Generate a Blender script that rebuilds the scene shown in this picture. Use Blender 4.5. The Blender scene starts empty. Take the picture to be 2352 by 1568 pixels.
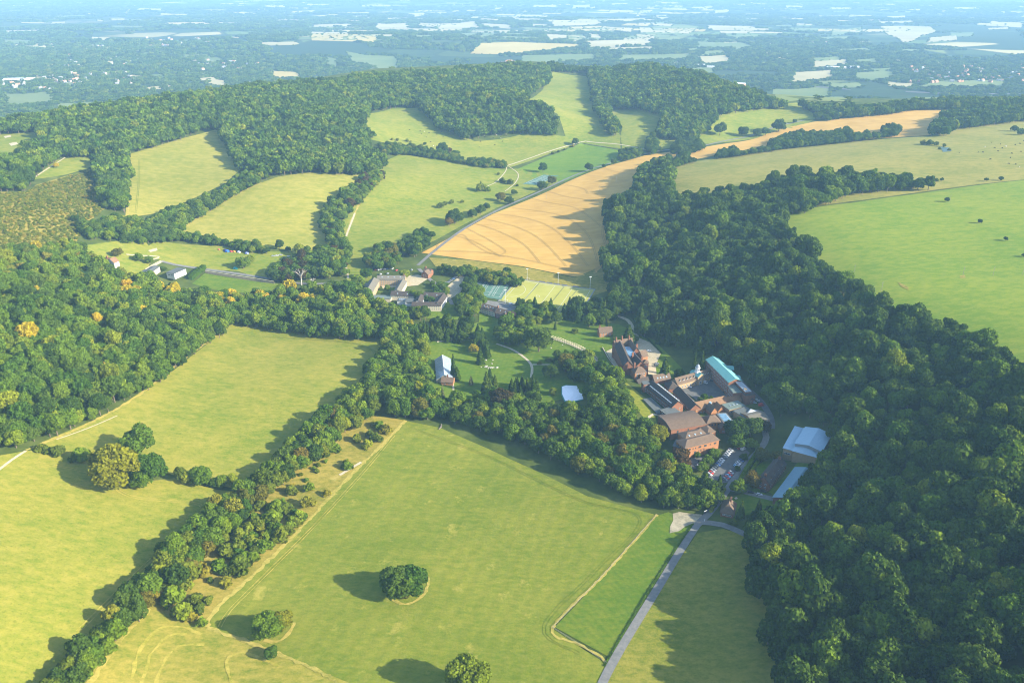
import bpy, bmesh, math, random
import numpy as np
from mathutils import Vector
from mathutils.geometry import delaunay_2d_cdt
R = math.radians
rng = np.random.default_rng(7)
random.seed(7)
sc = bpy.context.scene
col = sc.collection

# ------------------------------------------------------------------ camera
CAMZ, PITCH, FOC = 330.0, R(25.0), 1829.0        # photo measured on a 2352 x 1568 frame
cd = bpy.data.cameras.new('camera'); cam = bpy.data.objects.new('camera', cd); col.objects.link(cam)
cam.location = (0, 0, CAMZ); cam.rotation_euler = (math.pi/2 - PITCH, 0, 0)
cd.sensor_width = 36; cd.lens = 36*FOC/2352; cd.clip_start = 5; cd.clip_end = 150000
sc.camera = cam
CP, SP = math.cos(PITCH), math.sin(PITCH)

def rays(px, py):
    x = (np.asarray(px, float)-1176)/FOC; y = (784-np.asarray(py, float))/FOC
    return x, CP+SP*y, -SP+CP*y
def P(px, py, z=0.0):
    """ground point at height z seen at a photo pixel"""
    x, Y, Z = rays(px, py); t = (z-CAMZ)/Z
    return (float(x*t), float(Y*t), z)
def proj(X, Y, Z):
    d = Y*CP-(Z-CAMZ)*SP
    return 1176+FOC*X/d, 784-FOC*(Y*SP+(Z-CAMZ)*CP)/d, d

# ------------------------------------------------------------------ terrain
CTRL = [  # pixel x, pixel y, height
 (1176,1500,0),(900,1350,2),(700,1500,3),(300,1568,8),(1450,1500,0),(1600,1300,1),(1380,1180,1),(1620,1180,2),
 (200,1350,18),(0,1400,30),(-200,1500,38),(0,1150,32),(400,1150,12),(250,950,22),(700,900,8),(500,780,6),(880,830,3),(100,800,42),(0,700,58),(-200,800,65),
 (300,720,28),(-300,600,80),(0,560,62),(150,470,60),(400,640,10),(620,640,3),(800,620,4),
 (1050,960,0),(1000,850,0),(1200,830,0),(1330,1000,1),(1500,1080,3),(1250,920,2),(1420,880,10),(1480,960,10),
 (900,660,3),(1150,690,2),(1330,670,3),(1450,800,1),(1600,900,3),(1700,1000,5),(1850,1020,8),(1800,1130,6),(1640,1060,3),
 (1500,700,6),(1400,640,8),(1000,580,6),(1200,520,12),(1380,540,16),(1150,450,10),(900,520,10),
 (1740,1250,4),(1740,1400,3),(1760,1560,3),(1950,1250,14),(1950,1450,13),(2150,1150,33),(2352,1000,56),(2352,1300,46),(2300,1560,36),
 (2000,950,31),(1850,850,22),(2200,880,50),(2340,870,60),
 (1650,700,22),(1600,560,28),(1540,450,36),(1500,390,28),(1800,620,42),(1800,490,56),(2000,680,54),(2200,600,62),(2352,650,66),(2352,450,74),(2000,480,64),(2140,440,66),
 (1700,390,48),(1900,370,58),(2352,340,70),(2150,310,58),(1900,320,42),(1640,350,28),(1700,310,26),(2100,270,54),
 (2600,900,70),(2700,500,78),(2700,1400,60),
 (430,530,22),(300,490,36),(520,330,58),(430,320,64),(640,410,46),(800,410,42),(740,550,10),(600,570,14),(850,370,34),(800,500,16),
 (1100,390,20),(1000,420,22),(1280,400,15),(1330,330,22),(1180,320,28),(1000,300,40),(900,258,60),(1050,330,30),(1430,335,24),(1460,255,46),(1340,250,44),(1310,170,66),
 (1700,270,48),(1780,245,54),(1640,300,34),(700,330,54),(600,280,74),(750,280,72),(1150,240,74),(1250,280,52),(1520,240,62),(1480,300,38),(1600,200,80),
 (0,290,80),(200,280,80),(400,232,82),(600,205,84),(850,168,88),(1050,160,88),(1250,152,84),(1350,162,68),(1500,165,80),(1650,190,78),(1790,236,60),(2000,246,56),(2352,236,62),
 (-200,320,82),(2600,240,70),(50,340,74),(60,400,68),(170,380,62),(100,440,60),(250,420,48),
]
c = np.array([P(a, b, z) for a, b, z in CTRL]); cx, cy, cz = c[:, 0]/1000, c[:, 1]/1000, c[:, 2]
def tk(r2): return 0.5*r2*np.log(r2+1e-12)
K = tk((cx[:, None]-cx)**2+(cy[:, None]-cy)**2)+np.eye(len(cx))*2e-4
Pm = np.stack([np.ones_like(cx), cx, cy], 1); n = len(cx)
A = np.block([[K, Pm], [Pm.T, np.zeros((3, 3))]])
W = np.linalg.solve(A, np.concatenate([cz, np.zeros(3)]))
CREST = np.array([P(*a)[:2] for a in [(-300,320,82),(-200,320,82),(0,290,80),(200,280,80),(400,232,82),(600,205,84),(850,168,88),(1050,160,88),(1250,152,84),(1350,162,68),(1500,165,80),(1650,190,78),(1790,236,60),(2000,246,56),(2352,236,62),(2600,240,70)]])
def sstep(t): t = np.clip(t, 0, 1); return t*t*(3-2*t)
PH = rng.uniform(0, 6.28, (14, 2)); AN = rng.uniform(0, 6.28, 14)
def plain_h(X, Y):
    h = -64+0*X
    for i in range(14):
        wl = 900*1.35**(i % 8); h = h+(2.0+wl/900)*np.sin((X*np.cos(AN[i])+Y*np.sin(AN[i]))/wl*6.28+PH[i, 0])*0.55
    # a low wooded rise in the middle of the plain
    gx, gy = P(900, 95, -50)[:2]
    return h+40*np.exp(-((X-gx)/900)**2-((Y-gy)/500)**2)
def terrain_f(X, Y):
    X = np.asarray(X, float); Y = np.asarray(Y, float)
    ex = np.clip(X, -1250, 1450)/1000; cr = np.interp(X, CREST[:, 0], CREST[:, 1])
    ey = np.clip(Y, 250, cr+60)/1000
    out = np.zeros(X.shape); f = out.ravel()
    exr, eyr = ex.ravel(), ey.ravel()
    for s in range(0, f.size, 20000):
        a, b = exr[s:s+20000], eyr[s:s+20000]
        f[s:s+20000] = tk((a[:, None]-cx)**2+(b[:, None]-cy)**2)@W[:n]+W[n]+W[n+1]*a+W[n+2]*b
    out = np.clip(f.reshape(X.shape), -4, 125)
    out = out+1.2*np.sin(X/61+1.3*np.sin(Y/97))*np.sin(Y/73)*sstep((Y-600)/600)
    t = sstep((Y-cr-50)/650)
    return out*(1-t)+plain_h(X, Y)*t
def axis(lo, hi, step, far, g):
    m = list(np.arange(lo, hi+.1, step)); a = [hi]; s = step
    while a[-1] < far: s *= g; a.append(a[-1]+s)
    return m, a[1:]
m, up = axis(-1300, 1500, 10, 90000, 1.13); _, dn = axis(-1500, 1300, 10, 90000, 1.13)
GX = np.array([-v for v in reversed(dn)]+m+up)
m, up = axis(120, 2600, 10, 90000, 1.045)
GY = np.array([-6000, -2500, -1000, -300, 0, 60]+m+up)
MX, MY = np.meshgrid(GX, GY); GZ = terrain_f(MX, MY)
def H(X, Y):
    X = np.asarray(X, float); Y = np.asarray(Y, float)
    i = np.clip(np.searchsorted(GX, X)-1, 0, len(GX)-2); j = np.clip(np.searchsorted(GY, Y)-1, 0, len(GY)-2)
    u = np.clip((X-GX[i])/(GX[i+1]-GX[i]), 0, 1); v = np.clip((Y-GY[j])/(GY[j+1]-GY[j]), 0, 1)
    return (GZ[j, i]*(1-u)+GZ[j, i+1]*u)*(1-v)+(GZ[j+1, i]*(1-u)+GZ[j+1, i+1]*u)*v
TS = np.geomspace(220, 80000, 900)
def G(px, py):
    """points of the terrain seen at photo pixels (arrays)"""
    px = np.atleast_1d(np.asarray(px, float)); py = np.atleast_1d(np.asarray(py, float))
    out = np.zeros((len(px), 3))
    for k in range(len(px)):
        x, Y, Z = rays(px[k], py[k])
        d = CAMZ+Z*TS-H(x*TS, Y*TS); s = np.argmax(d < 0)
        if d[s] >= 0: s = len(TS)-1
        a, b = TS[s-1], TS[s]
        for _ in range(18):
            mid = (a+b)/2
            if CAMZ+Z*mid-float(H(x*mid, Y*mid)) < 0: b = mid
            else: a = mid
        out[k] = (x*b, Y*b, H(x*b, Y*b))
    return out
def g1(px, py):
    p = G([px], [py])[0]; return (float(p[0]), float(p[1]), float(p[2]))
def GW(pts):
    """world xy of a photo outline; a vertex with a third number lies on the plane of that height"""
    return np.array([P(*p)[:2] if len(p) == 3 else g1(*p)[:2] for p in pts])
def inpoly(X, Y, poly):
    X = np.asarray(X, float); Y = np.asarray(Y, float); r = np.zeros(X.shape, bool); n = len(poly)
    for i in range(n):
        x1, y1 = poly[i][:2]; x2, y2 = poly[(i+1) % n][:2]
        if y1 == y2: continue
        r ^= ((y1 > Y) != (y2 > Y)) & (X < (x2-x1)*(Y-y1)/(y2-y1)+x1)
    return r

# ------------------------------------------------------------------ materials
def nt(name):
    m = bpy.data.materials.new(name); m.use_nodes = True; t = m.node_tree; t.nodes.clear()
    return m, t, t.nodes, t.links
def ramp(N, stops, interp='LINEAR'):
    r = N.new('ShaderNodeValToRGB'); e = r.color_ramp.elements; r.color_ramp.interpolation = interp
    while len(e) < len(stops): e.new(0.5)
    for k, (p, c) in enumerate(stops): e[k].position = p; e[k].color = (*c, 1)
    return r
def noise(N, L, src, scale, detail=4, rough=.55, rot=None, stretch=None):
    n = N.new('ShaderNodeTexNoise'); n.inputs['Scale'].default_value = scale; n.inputs['Detail'].default_value = detail; n.inputs['Roughness'].default_value = rough
    if rot is not None:
        m = N.new('ShaderNodeMapping'); m.inputs['Rotation'].default_value = (0, 0, rot); m.inputs['Scale'].default_value = (stretch or 1, 1, 1)
        m.vector_type = 'TEXTURE' if False else 'POINT'
        L.new(src, m.inputs[0]); src = m.outputs[0]
    L.new(src, n.inputs['Vector']); return n
def mix(N, L, fac, a, b, mode='MIX'):
    m = N.new('ShaderNodeMix'); m.data_type = 'RGBA'; m.blend_type = mode
    for s, v in ((m.inputs[0], fac), (m.inputs[6], a), (m.inputs[7], b)):
        if hasattr(v, 'is_linked'): L.new(v, s)
        elif isinstance(v, tuple): s.default_value = (*v, 1)
        else: s.default_value = v
    return m.outputs[2]
def math_n(N, L, op, a, b=None, clamp=False):
    m = N.new('ShaderNodeMath'); m.operation = op; m.use_clamp = clamp
    for s, v in ((m.inputs[0], a), (m.inputs[1], b)):
        if v is None: continue
        if hasattr(v, 'is_linked'): L.new(v, s)
        else: s.default_value = v
    return m.outputs[0]
def finish(N, L, color, rough=.9, bump=None, spec=.2, bump_d=.3, metal=0):
    o = N.new('ShaderNodeOutputMaterial'); b = N.new('ShaderNodeBsdfPrincipled')
    b.inputs['Roughness'].default_value = rough; b.inputs['Specular IOR Level'].default_value = spec; b.inputs['Metallic'].default_value = metal
    if isinstance(color, tuple): b.inputs['Base Color'].default_value = (*color, 1)
    else: L.new(color, b.inputs['Base Color'])
    if bump is not None:
        bn = N.new('ShaderNodeBump'); bn.inputs['Strength'].default_value = 1; bn.inputs['Distance'].default_value = bump_d
        L.new(bump, bn.inputs['Height']); L.new(bn.outputs[0], b.inputs['Normal'])
    L.new(b.outputs[0], o.inputs[0])
def grass_mat(name, green, dry, amount=.5, streak=0.0, patch=1/55, fine=1/3.2, tuft=.25, contrast=.22, blotch=None, mow=None):
    """grass: green and dried patches, streaks along the mowing direction, dark tufts"""
    contrast *= .72
    tone = lambda q: (q[0]*.725, q[1]*.705, q[2]*.40)
    green, dry, blotch = tone(green), tone(dry), (tone(blotch) if blotch else None)
    m, t, N, L = nt(name); g = N.new('ShaderNodeNewGeometry').outputs['Position']
    big = noise(N, L, g, patch, 5, .6).outputs[0]
    mid = noise(N, L, g, fine, 5, .75, streak, .5).outputs[0]; spk = noise(N, L, g, 1/1.3, 2, .8).outputs[0]
    lin = noise(N, L, g, 1/9, 3, .6, streak, .07).outputs[0]; lin = math_n(N, L, 'ADD', math_n(N, L, 'MULTIPLY', lin, .5), math_n(N, L, 'MULTIPLY', spk, .55))
    v = math_n(N, L, 'ADD', math_n(N, L, 'MULTIPLY', big, .55), math_n(N, L, 'ADD', math_n(N, L, 'MULTIPLY', mid, 1.0), math_n(N, L, 'MULTIPLY', lin, .45)))
    v = math_n(N, L, 'ADD', math_n(N, L, 'SUBTRACT', v, 1.01+(.5-amount)*.5), .5, True)
    r = ramp(N, [(.5-contrast, green), (.5+contrast, dry)]); L.new(v, r.inputs[0])
    tf = noise(N, L, g, 1/1.6, 3, .7).outputs[0]
    tr = ramp(N, [(.56, (0, 0, 0)), (.72, (1, 1, 1))]); L.new(tf, tr.inputs[0])
    dk = tuple(x*.55 for x in green)
    colr = mix(N, L, math_n(N, L, 'MULTIPLY', tr.outputs[0], tuft), r.outputs[0], dk)
    if blotch:
        bt = noise(N, L, g, 1/17, 5, .7).outputs[0]; br = ramp(N, [(.60, (0, 0, 0)), (.72, (1, 1, 1))]); L.new(bt, br.inputs[0])
        colr = mix(N, L, math_n(N, L, 'MULTIPLY', br.outputs[0], .7), colr, blotch)
    if mow:
        mp = N.new('ShaderNodeMapping'); mp.inputs['Rotation'].default_value = (0, 0, mow[0]); L.new(g, mp.inputs[0]); wv = N.new('ShaderNodeTexWave'); wv.inputs['Scale'].default_value = .314/mow[1]; wv.inputs['Distortion'].default_value = 1.2; wv.inputs['Detail'].default_value = 3; wv.inputs['Detail Scale'].default_value = .6
        L.new(mp.outputs[0], wv.inputs[0]); wr = N.new('ShaderNodeMapRange'); wr.inputs[3].default_value = 1-mow[2]; wr.inputs[4].default_value = 1+mow[2]; L.new(math_n(N, L, 'MULTIPLY', wv.outputs[1], math_n(N, L, 'ADD', big, .35)), wr.inputs[0])
        hs = N.new('ShaderNodeHueSaturation'); L.new(colr, hs.inputs['Color']); L.new(wr.outputs[0], hs.inputs['Value']); colr = hs.outputs[0]
    finish(N, L, colr, .95, tf, .1, .25); return m
def plain_mat(name, c1, c2=None, scale=.5, rough=.85, spec=.25, bump_d=.05, metal=0):
    m, t, N, L = nt(name)
    if c2 is None: finish(N, L, c1, rough, None, spec, metal=metal); return m
    g = N.new('ShaderNodeNewGeometry').outputs['Position']; v = noise(N, L, g, scale, 5, .65).outputs[0]
    r = ramp(N, [(.35, c1), (.65, c2)]); L.new(v, r.inputs[0]); finish(N, L, r.outputs[0], rough, v, spec, bump_d, metal); return m
def leaf_mat(name, dark, light, hue_var=.5, autumn=None, trans=.28):
    """foliage: each tree has its own shade, each spray of leaves varies a little"""
    m, t, N, L = nt(name); oi = N.new('ShaderNodeObjectInfo')
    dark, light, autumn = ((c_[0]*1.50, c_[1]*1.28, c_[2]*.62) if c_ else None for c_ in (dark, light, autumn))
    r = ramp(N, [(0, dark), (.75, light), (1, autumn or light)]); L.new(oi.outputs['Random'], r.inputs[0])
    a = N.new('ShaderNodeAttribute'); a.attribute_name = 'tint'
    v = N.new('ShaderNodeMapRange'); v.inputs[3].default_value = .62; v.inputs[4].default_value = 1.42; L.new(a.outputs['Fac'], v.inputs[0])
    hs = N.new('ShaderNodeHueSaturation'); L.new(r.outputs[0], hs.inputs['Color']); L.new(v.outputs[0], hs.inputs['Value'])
    d = N.new('ShaderNodeBsdfDiffuse'); tr = N.new('ShaderNodeBsdfTranslucent'); mx = N.new('ShaderNodeMixShader'); mx.inputs[0].default_value = trans
    L.new(hs.outputs[0], d.inputs[0]); L.new(hs.outputs[0], tr.inputs[0]); L.new(d.outputs[0], mx.inputs[1]); L.new(tr.outputs[0], mx.inputs[2])
    o = N.new('ShaderNodeOutputMaterial'); L.new(mx.outputs[0], o.inputs[0]); return m

# ------------------------------------------------------------------ objects
def tag(o, label=None, cat=None, group=None, kind=None):
    if label: o['label'] = label
    if cat: o['category'] = cat
    if group: o['group'] = group
    if kind: o['kind'] = kind
    return o
def link(name, me, parent=None, loc=None, rz=0, s=1):
    o = bpy.data.objects.new(name, me); col.objects.link(o)
    if parent is not None: o.parent = parent
    if loc is not None: o.location = loc
    if rz: o.rotation_euler = (0, 0, rz)
    if s != 1: o.scale = (s, s, s) if not isinstance(s, tuple) else s
    return o
def empty(name, loc, label, cat, group=None, rz=0):
    o = bpy.data.objects.new(name, None); col.objects.link(o); o.location = loc; o.rotation_euler = (0, 0, rz); o.empty_display_size = 1
    return tag(o, label, cat, group)
def mesh(name, verts, faces, mats, mi=None, smooth=False):
    me = bpy.data.meshes.new(name); me.from_pydata([tuple(v) for v in verts], [], [tuple(f) for f in faces])
    for m in (mats if isinstance(mats, (list, tuple)) else [mats]): me.materials.append(m)
    if mi is not None: me.polygons.foreach_set('material_index', np.asarray(mi, dtype=np.int32))
    if smooth: me.polygons.foreach_set('use_smooth', [True]*len(me.polygons))
    me.update(); return me
def fast_quads(name, V, mats, mi=None, tint=None):
    """V: (n,4,3) quads"""
    n = len(V); me = bpy.data.meshes.new(name)
    me.vertices.add(4*n); me.vertices.foreach_set('co', V.reshape(-1).astype(np.float32))
    me.loops.add(4*n); me.loops.foreach_set('vertex_index', np.arange(4*n, dtype=np.int32))
    me.polygons.add(n); me.polygons.foreach_set('loop_start', np.arange(n, dtype=np.int32)*4)
    for m in (mats if isinstance(mats, (list, tuple)) else [mats]): me.materials.append(m)
    if mi is not None: me.polygons.foreach_set('material_index', np.asarray(mi, dtype=np.int32))
    if tint is not None:
        a = me.attributes.new('tint', 'FLOAT', 'FACE'); a.data.foreach_set('value', tint.astype(np.float32))
    me.update(calc_edges=True); me.validate(); return me
ALLPOLY = {}
def sheet(name, pts, mat, off=.25, step=14, kind='structure', jitter=0):
    """a piece of ground cover draped over the terrain"""
    w = GW(pts) if not isinstance(pts, np.ndarray) else pts
    ring = []
    for i in range(len(w)):
        a, b = w[i], w[(i+1) % len(w)]; k = max(1, int(np.hypot(*(b-a))/step))
        nrm = np.array([-(b-a)[1], (b-a)[0]])/max(1e-6, np.hypot(*(b-a)))
        for s in range(k):
            p = a+(b-a)*s/k
            if s and jitter: p = p+nrm*random.uniform(-jitter, jitter)
            ring.append(p)
    ring = np.array(ring); lo, hi = ring.min(0), ring.max(0)
    st = max(step, float(max(hi-lo))/170)
    gx, gy = np.meshgrid(np.arange(lo[0]+st/2, hi[0], st), np.arange(lo[1]+st/2, hi[1], st)); gx = gx.ravel(); gy = gy.ravel()
    k = inpoly(gx, gy, ring); pts2 = [Vector(p) for p in ring]+[Vector(p) for p in zip(gx[k], gy[k])]
    v, e, f, *_ = delaunay_2d_cdt(pts2, [], [list(range(len(ring)))], 1, 1e-4)
    va = np.array([tuple(p) for p in v]); z = H(va[:, 0], va[:, 1])+off
    me = mesh(name, np.column_stack([va, z]), [list(reversed(q)) if Vector(v[q[1]]-v[q[0]]).cross(Vector(v[q[2]]-v[q[0]])) < 0 else q for q in f], mat, smooth=True)
    o = link(name, me); ALLPOLY.setdefault(name, []).append(w)
    return tag(o, kind=kind)
def strip(name, pts, width, mat, off=.4, step=6, world=False, kind='structure', ragged=0):
    """a road, path or track of even width draped over the terrain"""
    w = np.array(pts, float) if world else GW(pts)
    # smooth with Catmull-Rom
    q = []
    n = len(w)
    for i in range(n-1):
        p0, p1, p2, p3 = w[max(i-1, 0)], w[i], w[i+1], w[min(i+2, n-1)]
        k = max(2, int(np.hypot(*(p2-p1))/step))
        for s in range(k):
            t = s/k; q.append(.5*((2*p1)+(-p0+p2)*t+(2*p0-5*p1+4*p2-p3)*t*t+(-p0+3*p1-3*p2+p3)*t**3))
    q.append(w[-1]); q = np.array(q); d = np.gradient(q, axis=0); d /= np.maximum(1e-6, np.hypot(d[:, 0], d[:, 1]))[:, None]
    nr = np.column_stack([-d[:, 1], d[:, 0]])*width/2
    ra, rb = (1+ragged*rng.uniform(-1, 1, (len(q), 1)) for _ in (0, 1)); a, b = q+nr*ra, q-nr*rb; V = []
    for p in (a, q, b): V.append(np.column_stack([p, H(p[:, 0], p[:, 1])+off]))
    V = np.concatenate(V); k = len(q)
    F = [(i+k, i+k+1, i+1, i) for i in range(k-1)]+[(i+2*k, i+2*k+1, i+k+1, i+k) for i in range(k-1)]
    o = link(name, mesh(name, V, F, mat, smooth=True)); return tag(o, kind=kind)
# ------------------------------------------------------------------ light
SUN_EL, SUN_AZ = R(25), math.atan2(.94, -.34)       # azimuth measured from +Y towards +X
w = bpy.data.worlds.new('World'); sc.world = w; w.use_nodes = True
N = w.node_tree.nodes; L = w.node_tree.links
sky = N.new('ShaderNodeTexSky'); sky.sky_type = 'NISHITA'; sky.sun_disc = False
sky.sun_elevation = SUN_EL; sky.sun_rotation = SUN_AZ; sky.altitude = 300; sky.air_density = 1.0; sky.dust_density = 1.0
L.new(sky.outputs[0], N['Background'].inputs[0]); N['Background'].inputs[1].default_value = .13
sd = bpy.data.lights.new('sun', 'SUN'); sd.energy = 4.6; sd.angle = R(.5); sd.color = (1, .90, .72)
so = bpy.data.objects.new('sun', sd); col.objects.link(so)
sv = Vector((math.sin(SUN_AZ)*math.cos(SUN_EL), math.cos(SUN_AZ)*math.cos(SUN_EL), math.sin(SUN_EL)))
so.rotation_euler = sv.to_track_quat('Z', 'Y').to_euler(); so.location = (600, -200, 900)
sc.view_settings.view_transform = 'Standard'; sc.view_settings.look = 'None'; sc.view_settings.exposure = 1.6; sc.view_settings.gamma = 1
sc.render.engine = 'CYCLES'
cy = sc.cycles; cy.max_bounces = 5; cy.diffuse_bounces = 3; cy.glossy_bounces = 2; cy.transmission_bounces = 4; cy.volume_bounces = 3; cy.transparent_max_bounces = 6
cy.use_denoising = True; cy.filter_width = 1.1; cy.caustics_reflective = False; cy.caustics_refractive = False; cy.use_adaptive_sampling = False

# ------------------------------------------------------------------ haze: the air over the whole country
m, t, N, L = nt('haze_air'); pv = N.new('ShaderNodeVolumePrincipled'); o = N.new('ShaderNodeOutputMaterial')
pv.inputs['Color'].default_value = (.365, .66, 1.0, 1); pv.inputs['Density'].default_value = .000092; pv.inputs['Anisotropy'].default_value = 0.0
L.new(pv.outputs[0], o.inputs['Volume'])
zlo = float(GZ.min())-1.5; S = 95000
V = [(x, y, z) for z in (zlo, 342) for x, y in ((-S, -7000), (S, -7000), (S, S), (-S, S))]
hz = link('haze', mesh('haze', V, [(3, 2, 1, 0), (4, 5, 6, 7), (0, 1, 5, 4), (1, 2, 6, 5), (2, 3, 7, 6), (3, 0, 4, 7)], m)); tag(hz, kind='stuff')

# ------------------------------------------------------------------ ground sheet
def ground_mat():
    m, t, N, L = nt('ground'); g = N.new('ShaderNodeNewGeometry').outputs['Position']
    a = noise(N, L, g, 1/30, 6, .65).outputs[0]
    r = ramp(N, [(.35, (.040, .062, .012)), (.52, (.070, .095, .018)), (.68, (.115, .135, .03))]); L.new(a, r.inputs[0])
    # the far plain: a patchwork of small fields
    vo = N.new('ShaderNodeTexVoronoi'); vo.inputs['Scale'].default_value = 1/330; vo.inputs['Randomness'].default_value = .9
    wob = noise(N, L, g, 1/500, 2); wm = mix(N, L, 1.0, (0, 0, 0), (0, 0, 0))
    L.new(g, vo.inputs['Vector'])
    sp = N.new('ShaderNodeSeparateColor'); L.new(vo.outputs['Color'], sp.inputs[0])
    pr = ramp(N, [(0, (.03, .055, .02)), (.52, (.05, .085, .025)), (.60, (.12, .17, .045)), (.80, (.17, .20, .06)), (.86, (.42, .36, .17)), (1, (.5, .42, .2))], 'CONSTANT'); L.new(sp.outputs[0], pr.inputs[0])
    big = noise(N, L, g, 1/2600, 3).outputs[0]; br = ramp(N, [(.46, (0, 0, 0)), (.56, (1, 1, 1))]); L.new(big, br.inputs[0])
    wood = ramp(N, [(.3, (.02, .04, .014)), (.7, (.05, .08, .025))]); L.new(noise(N, L, g, 1/60, 5, .7).outputs[0], wood.inputs[0])
    pl = mix(N, L, math_n(N, L, 'MULTIPLY', br.outputs[0], .75), pr.outputs[0], wood.outputs[0])
    se = N.new('ShaderNodeSeparateXYZ'); L.new(g, se.inputs[0])
    ve = N.new('ShaderNodeTexVoronoi'); ve.feature = 'DISTANCE_TO_EDGE'; ve.inputs['Scale'].default_value = 1/330; ve.inputs['Randomness'].default_value = .9; L.new(g, ve.inputs['Vector'])
    er = ramp(N, [(.03, (1, 1, 1)), (.055, (0, 0, 0))]); L.new(ve.outputs['Distance'], er.inputs[0]); pl = mix(N, L, math_n(N, L, 'MULTIPLY', er.outputs[0], .85), pl, (.03, .05, .018))
    mr = N.new('ShaderNodeMapRange'); mr.inputs[1].default_value = -12; mr.inputs[2].default_value = -30; L.new(se.outputs[2], mr.inputs[0])
    finish(N, L, mix(N, L, mr.outputs[0], r.outputs[0], pl), .95, None, .05); return m
ny, nx = MX.shape
idx = np.arange(ny*nx).reshape(ny, nx); F = np.stack([idx[:-1, :-1], idx[:-1, 1:], idx[1:, 1:], idx[1:, :-1]], -1).reshape(-1, 4)
gv = np.column_stack([MX.ravel(), MY.ravel(), GZ.ravel()])
me = bpy.data.meshes.new('ground'); me.vertices.add(len(gv)); me.vertices.foreach_set('co', gv.ravel().astype(np.float32))
me.loops.add(F.size); me.loops.foreach_set('vertex_index', F.ravel().astype(np.int32)); me.polygons.add(len(F)); me.polygons.foreach_set('loop_start', np.arange(len(F), dtype=np.int32)*4)
me.polygons.foreach_set('use_smooth', [True]*len(F)); me.materials.append(ground_mat()); me.update(calc_edges=True)
tag(link('ground', me), kind='structure')

# ------------------------------------------------------------------ fields
GR = (.135, .215, .028); DRY = (.34, .30, .085)
M_main = grass_mat('grass_main', (.135, .20, .022), (.275, .285, .06), .45, R(20), tuft=.16, contrast=.3, blotch=(.46, .40, .14), mow=(R(18), 9, .04))
M_left = grass_mat('grass_left', (.17, .24, .03), (.37, .34, .09), .55, R(35), fine=1/4.0, tuft=.5, contrast=.26)
M_strip = grass_mat('grass_strip', (.10, .185, .018), (.20, .24, .035), .40, R(62), tuft=.12, mow=(R(-28), 4, .05))
M_low = grass_mat('grass_low', (.14, .19, .025), (.31, .29, .075), .5, R(62), tuft=.2)
M_corner = grass_mat('grass_corner', (.17, .22, .03), (.42, .35, .11), .55, R(-30), tuft=.15, contrast=.26)
M_lawn = grass_mat('lawn', (.095, .19, .018), (.19, .25, .035), .42, R(100), tuft=.06, mow=(R(10), 4, .04))
M_bright = grass_mat('grass_bright', (.165, .275, .03), (.29, .345, .055), .45, R(150), patch=1/120, fine=1/6, tuft=.16, contrast=.2)
M_pale = grass_mat('grass_pale', (.19, .23, .05), (.37, .33, .12), .58, R(10), patch=1/90, fine=1/6, tuft=.22)
M_hay = grass_mat('grass_hay', (.24, .275, .05), (.42, .38, .12), .55, R(80), patch=1/120, fine=1/7, tuft=.12)
M_past = grass_mat('grass_pasture', (.165, .24, .032), (.34, .33, .085), .47, R(30), patch=1/70, fine=1/5, tuft=.18)
M_pitch = grass_mat('grass_pitch', (.12, .235, .022), (.19, .285, .035), .4, R(70), patch=1/80, fine=1/6, tuft=.05)
M_scrub = grass_mat('grass_rough', (.165, .19, .03), (.38, .31, .10), .58, R(50), tuft=.3, blotch=(.55, .47, .27))
M_edge = grass_mat('dry_grass', (.25, .25, .06), (.50, .42, .17), .6, R(20), fine=1/2, tuft=.15)
def wheat_mat():
    m, t, N, L = nt('wheat'); g = N.new('ShaderNodeNewGeometry').outputs['Position']
    a = noise(N, L, g, 1/40, 4, .6).outputs[0]; b = noise(N, L, g, 1/5, 4, .7, R(25), .12).outputs[0]
    v = math_n(N, L, 'ADD', math_n(N, L, 'MULTIPLY', a, .5), math_n(N, L, 'MULTIPLY', b, .5))
    r = ramp(N, [(.36, (.39, .235, .050)), (.62, (.51, .318, .078))]); L.new(v, r.inputs[0]); finish(N, L, r.outputs[0], .95, b, .1, .4); return m
M_wheat = wheat_mat()
M_asph = plain_mat('asphalt', (.085, .09, .088), (.125, .125, .118), .25, .9, .2)
M_road = plain_mat('road_grey', (.13, .135, .128), (.185, .182, .168), .4, .9, .2)
M_gravel = plain_mat('gravel', (.33, .28, .17), (.45, .39, .26), .5, .95, .1)
M_dust = plain_mat('dusty_earth', (.19, .18, .12), (.36, .32, .22), .25, .95, .1)
M_track = plain_mat('chalk_track', (.34, .29, .18), (.48, .43, .31), .5, .95, .1)
M_line = plain_mat('line_paint', (.55, .55, .52), None)
M_rut = plain_mat('crop_tramline', (.19, .14, .045), (.28, .19, .055), .5, .95, .1)
F = {}
F['main'] = sheet('grass_field', [(930,966),(1010,982),(1120,1030),(1240,1085),(1350,1140),(1505,1182),(1390,1312),(1268,1443),(1392,1524),(1322,1760),(1290,1760),(640,1502),(478,1442),(492,1400),(600,1300),(700,1200),(800,1095),(880,1015)], M_main)
sheet('grass_field', [(1535,1176),(1604,1204),(1568,1266),(1510,1354),(1412,1516),(1274,1440),(1394,1314),(1510,1184)], M_strip, .3)
sheet('grass_field', [(1602,1224),(1660,1214),(1722,1232),(1800,1260),(1860,1400),(1860,1772),(1330,1772),(1390,1545),(1476,1410),(1556,1290)], M_low, .22)
sheet('grass_field', [(530,745),(560,740),(700,755),(900,775),(900,830),(890,900),(800,960),(700,1030),(600,1095),(530,1120),(420,1098),(380,1085),(250,1075),(90,1030),(58,1034),(120,1005),(250,950),(400,850),(470,795)], M_left)
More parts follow.
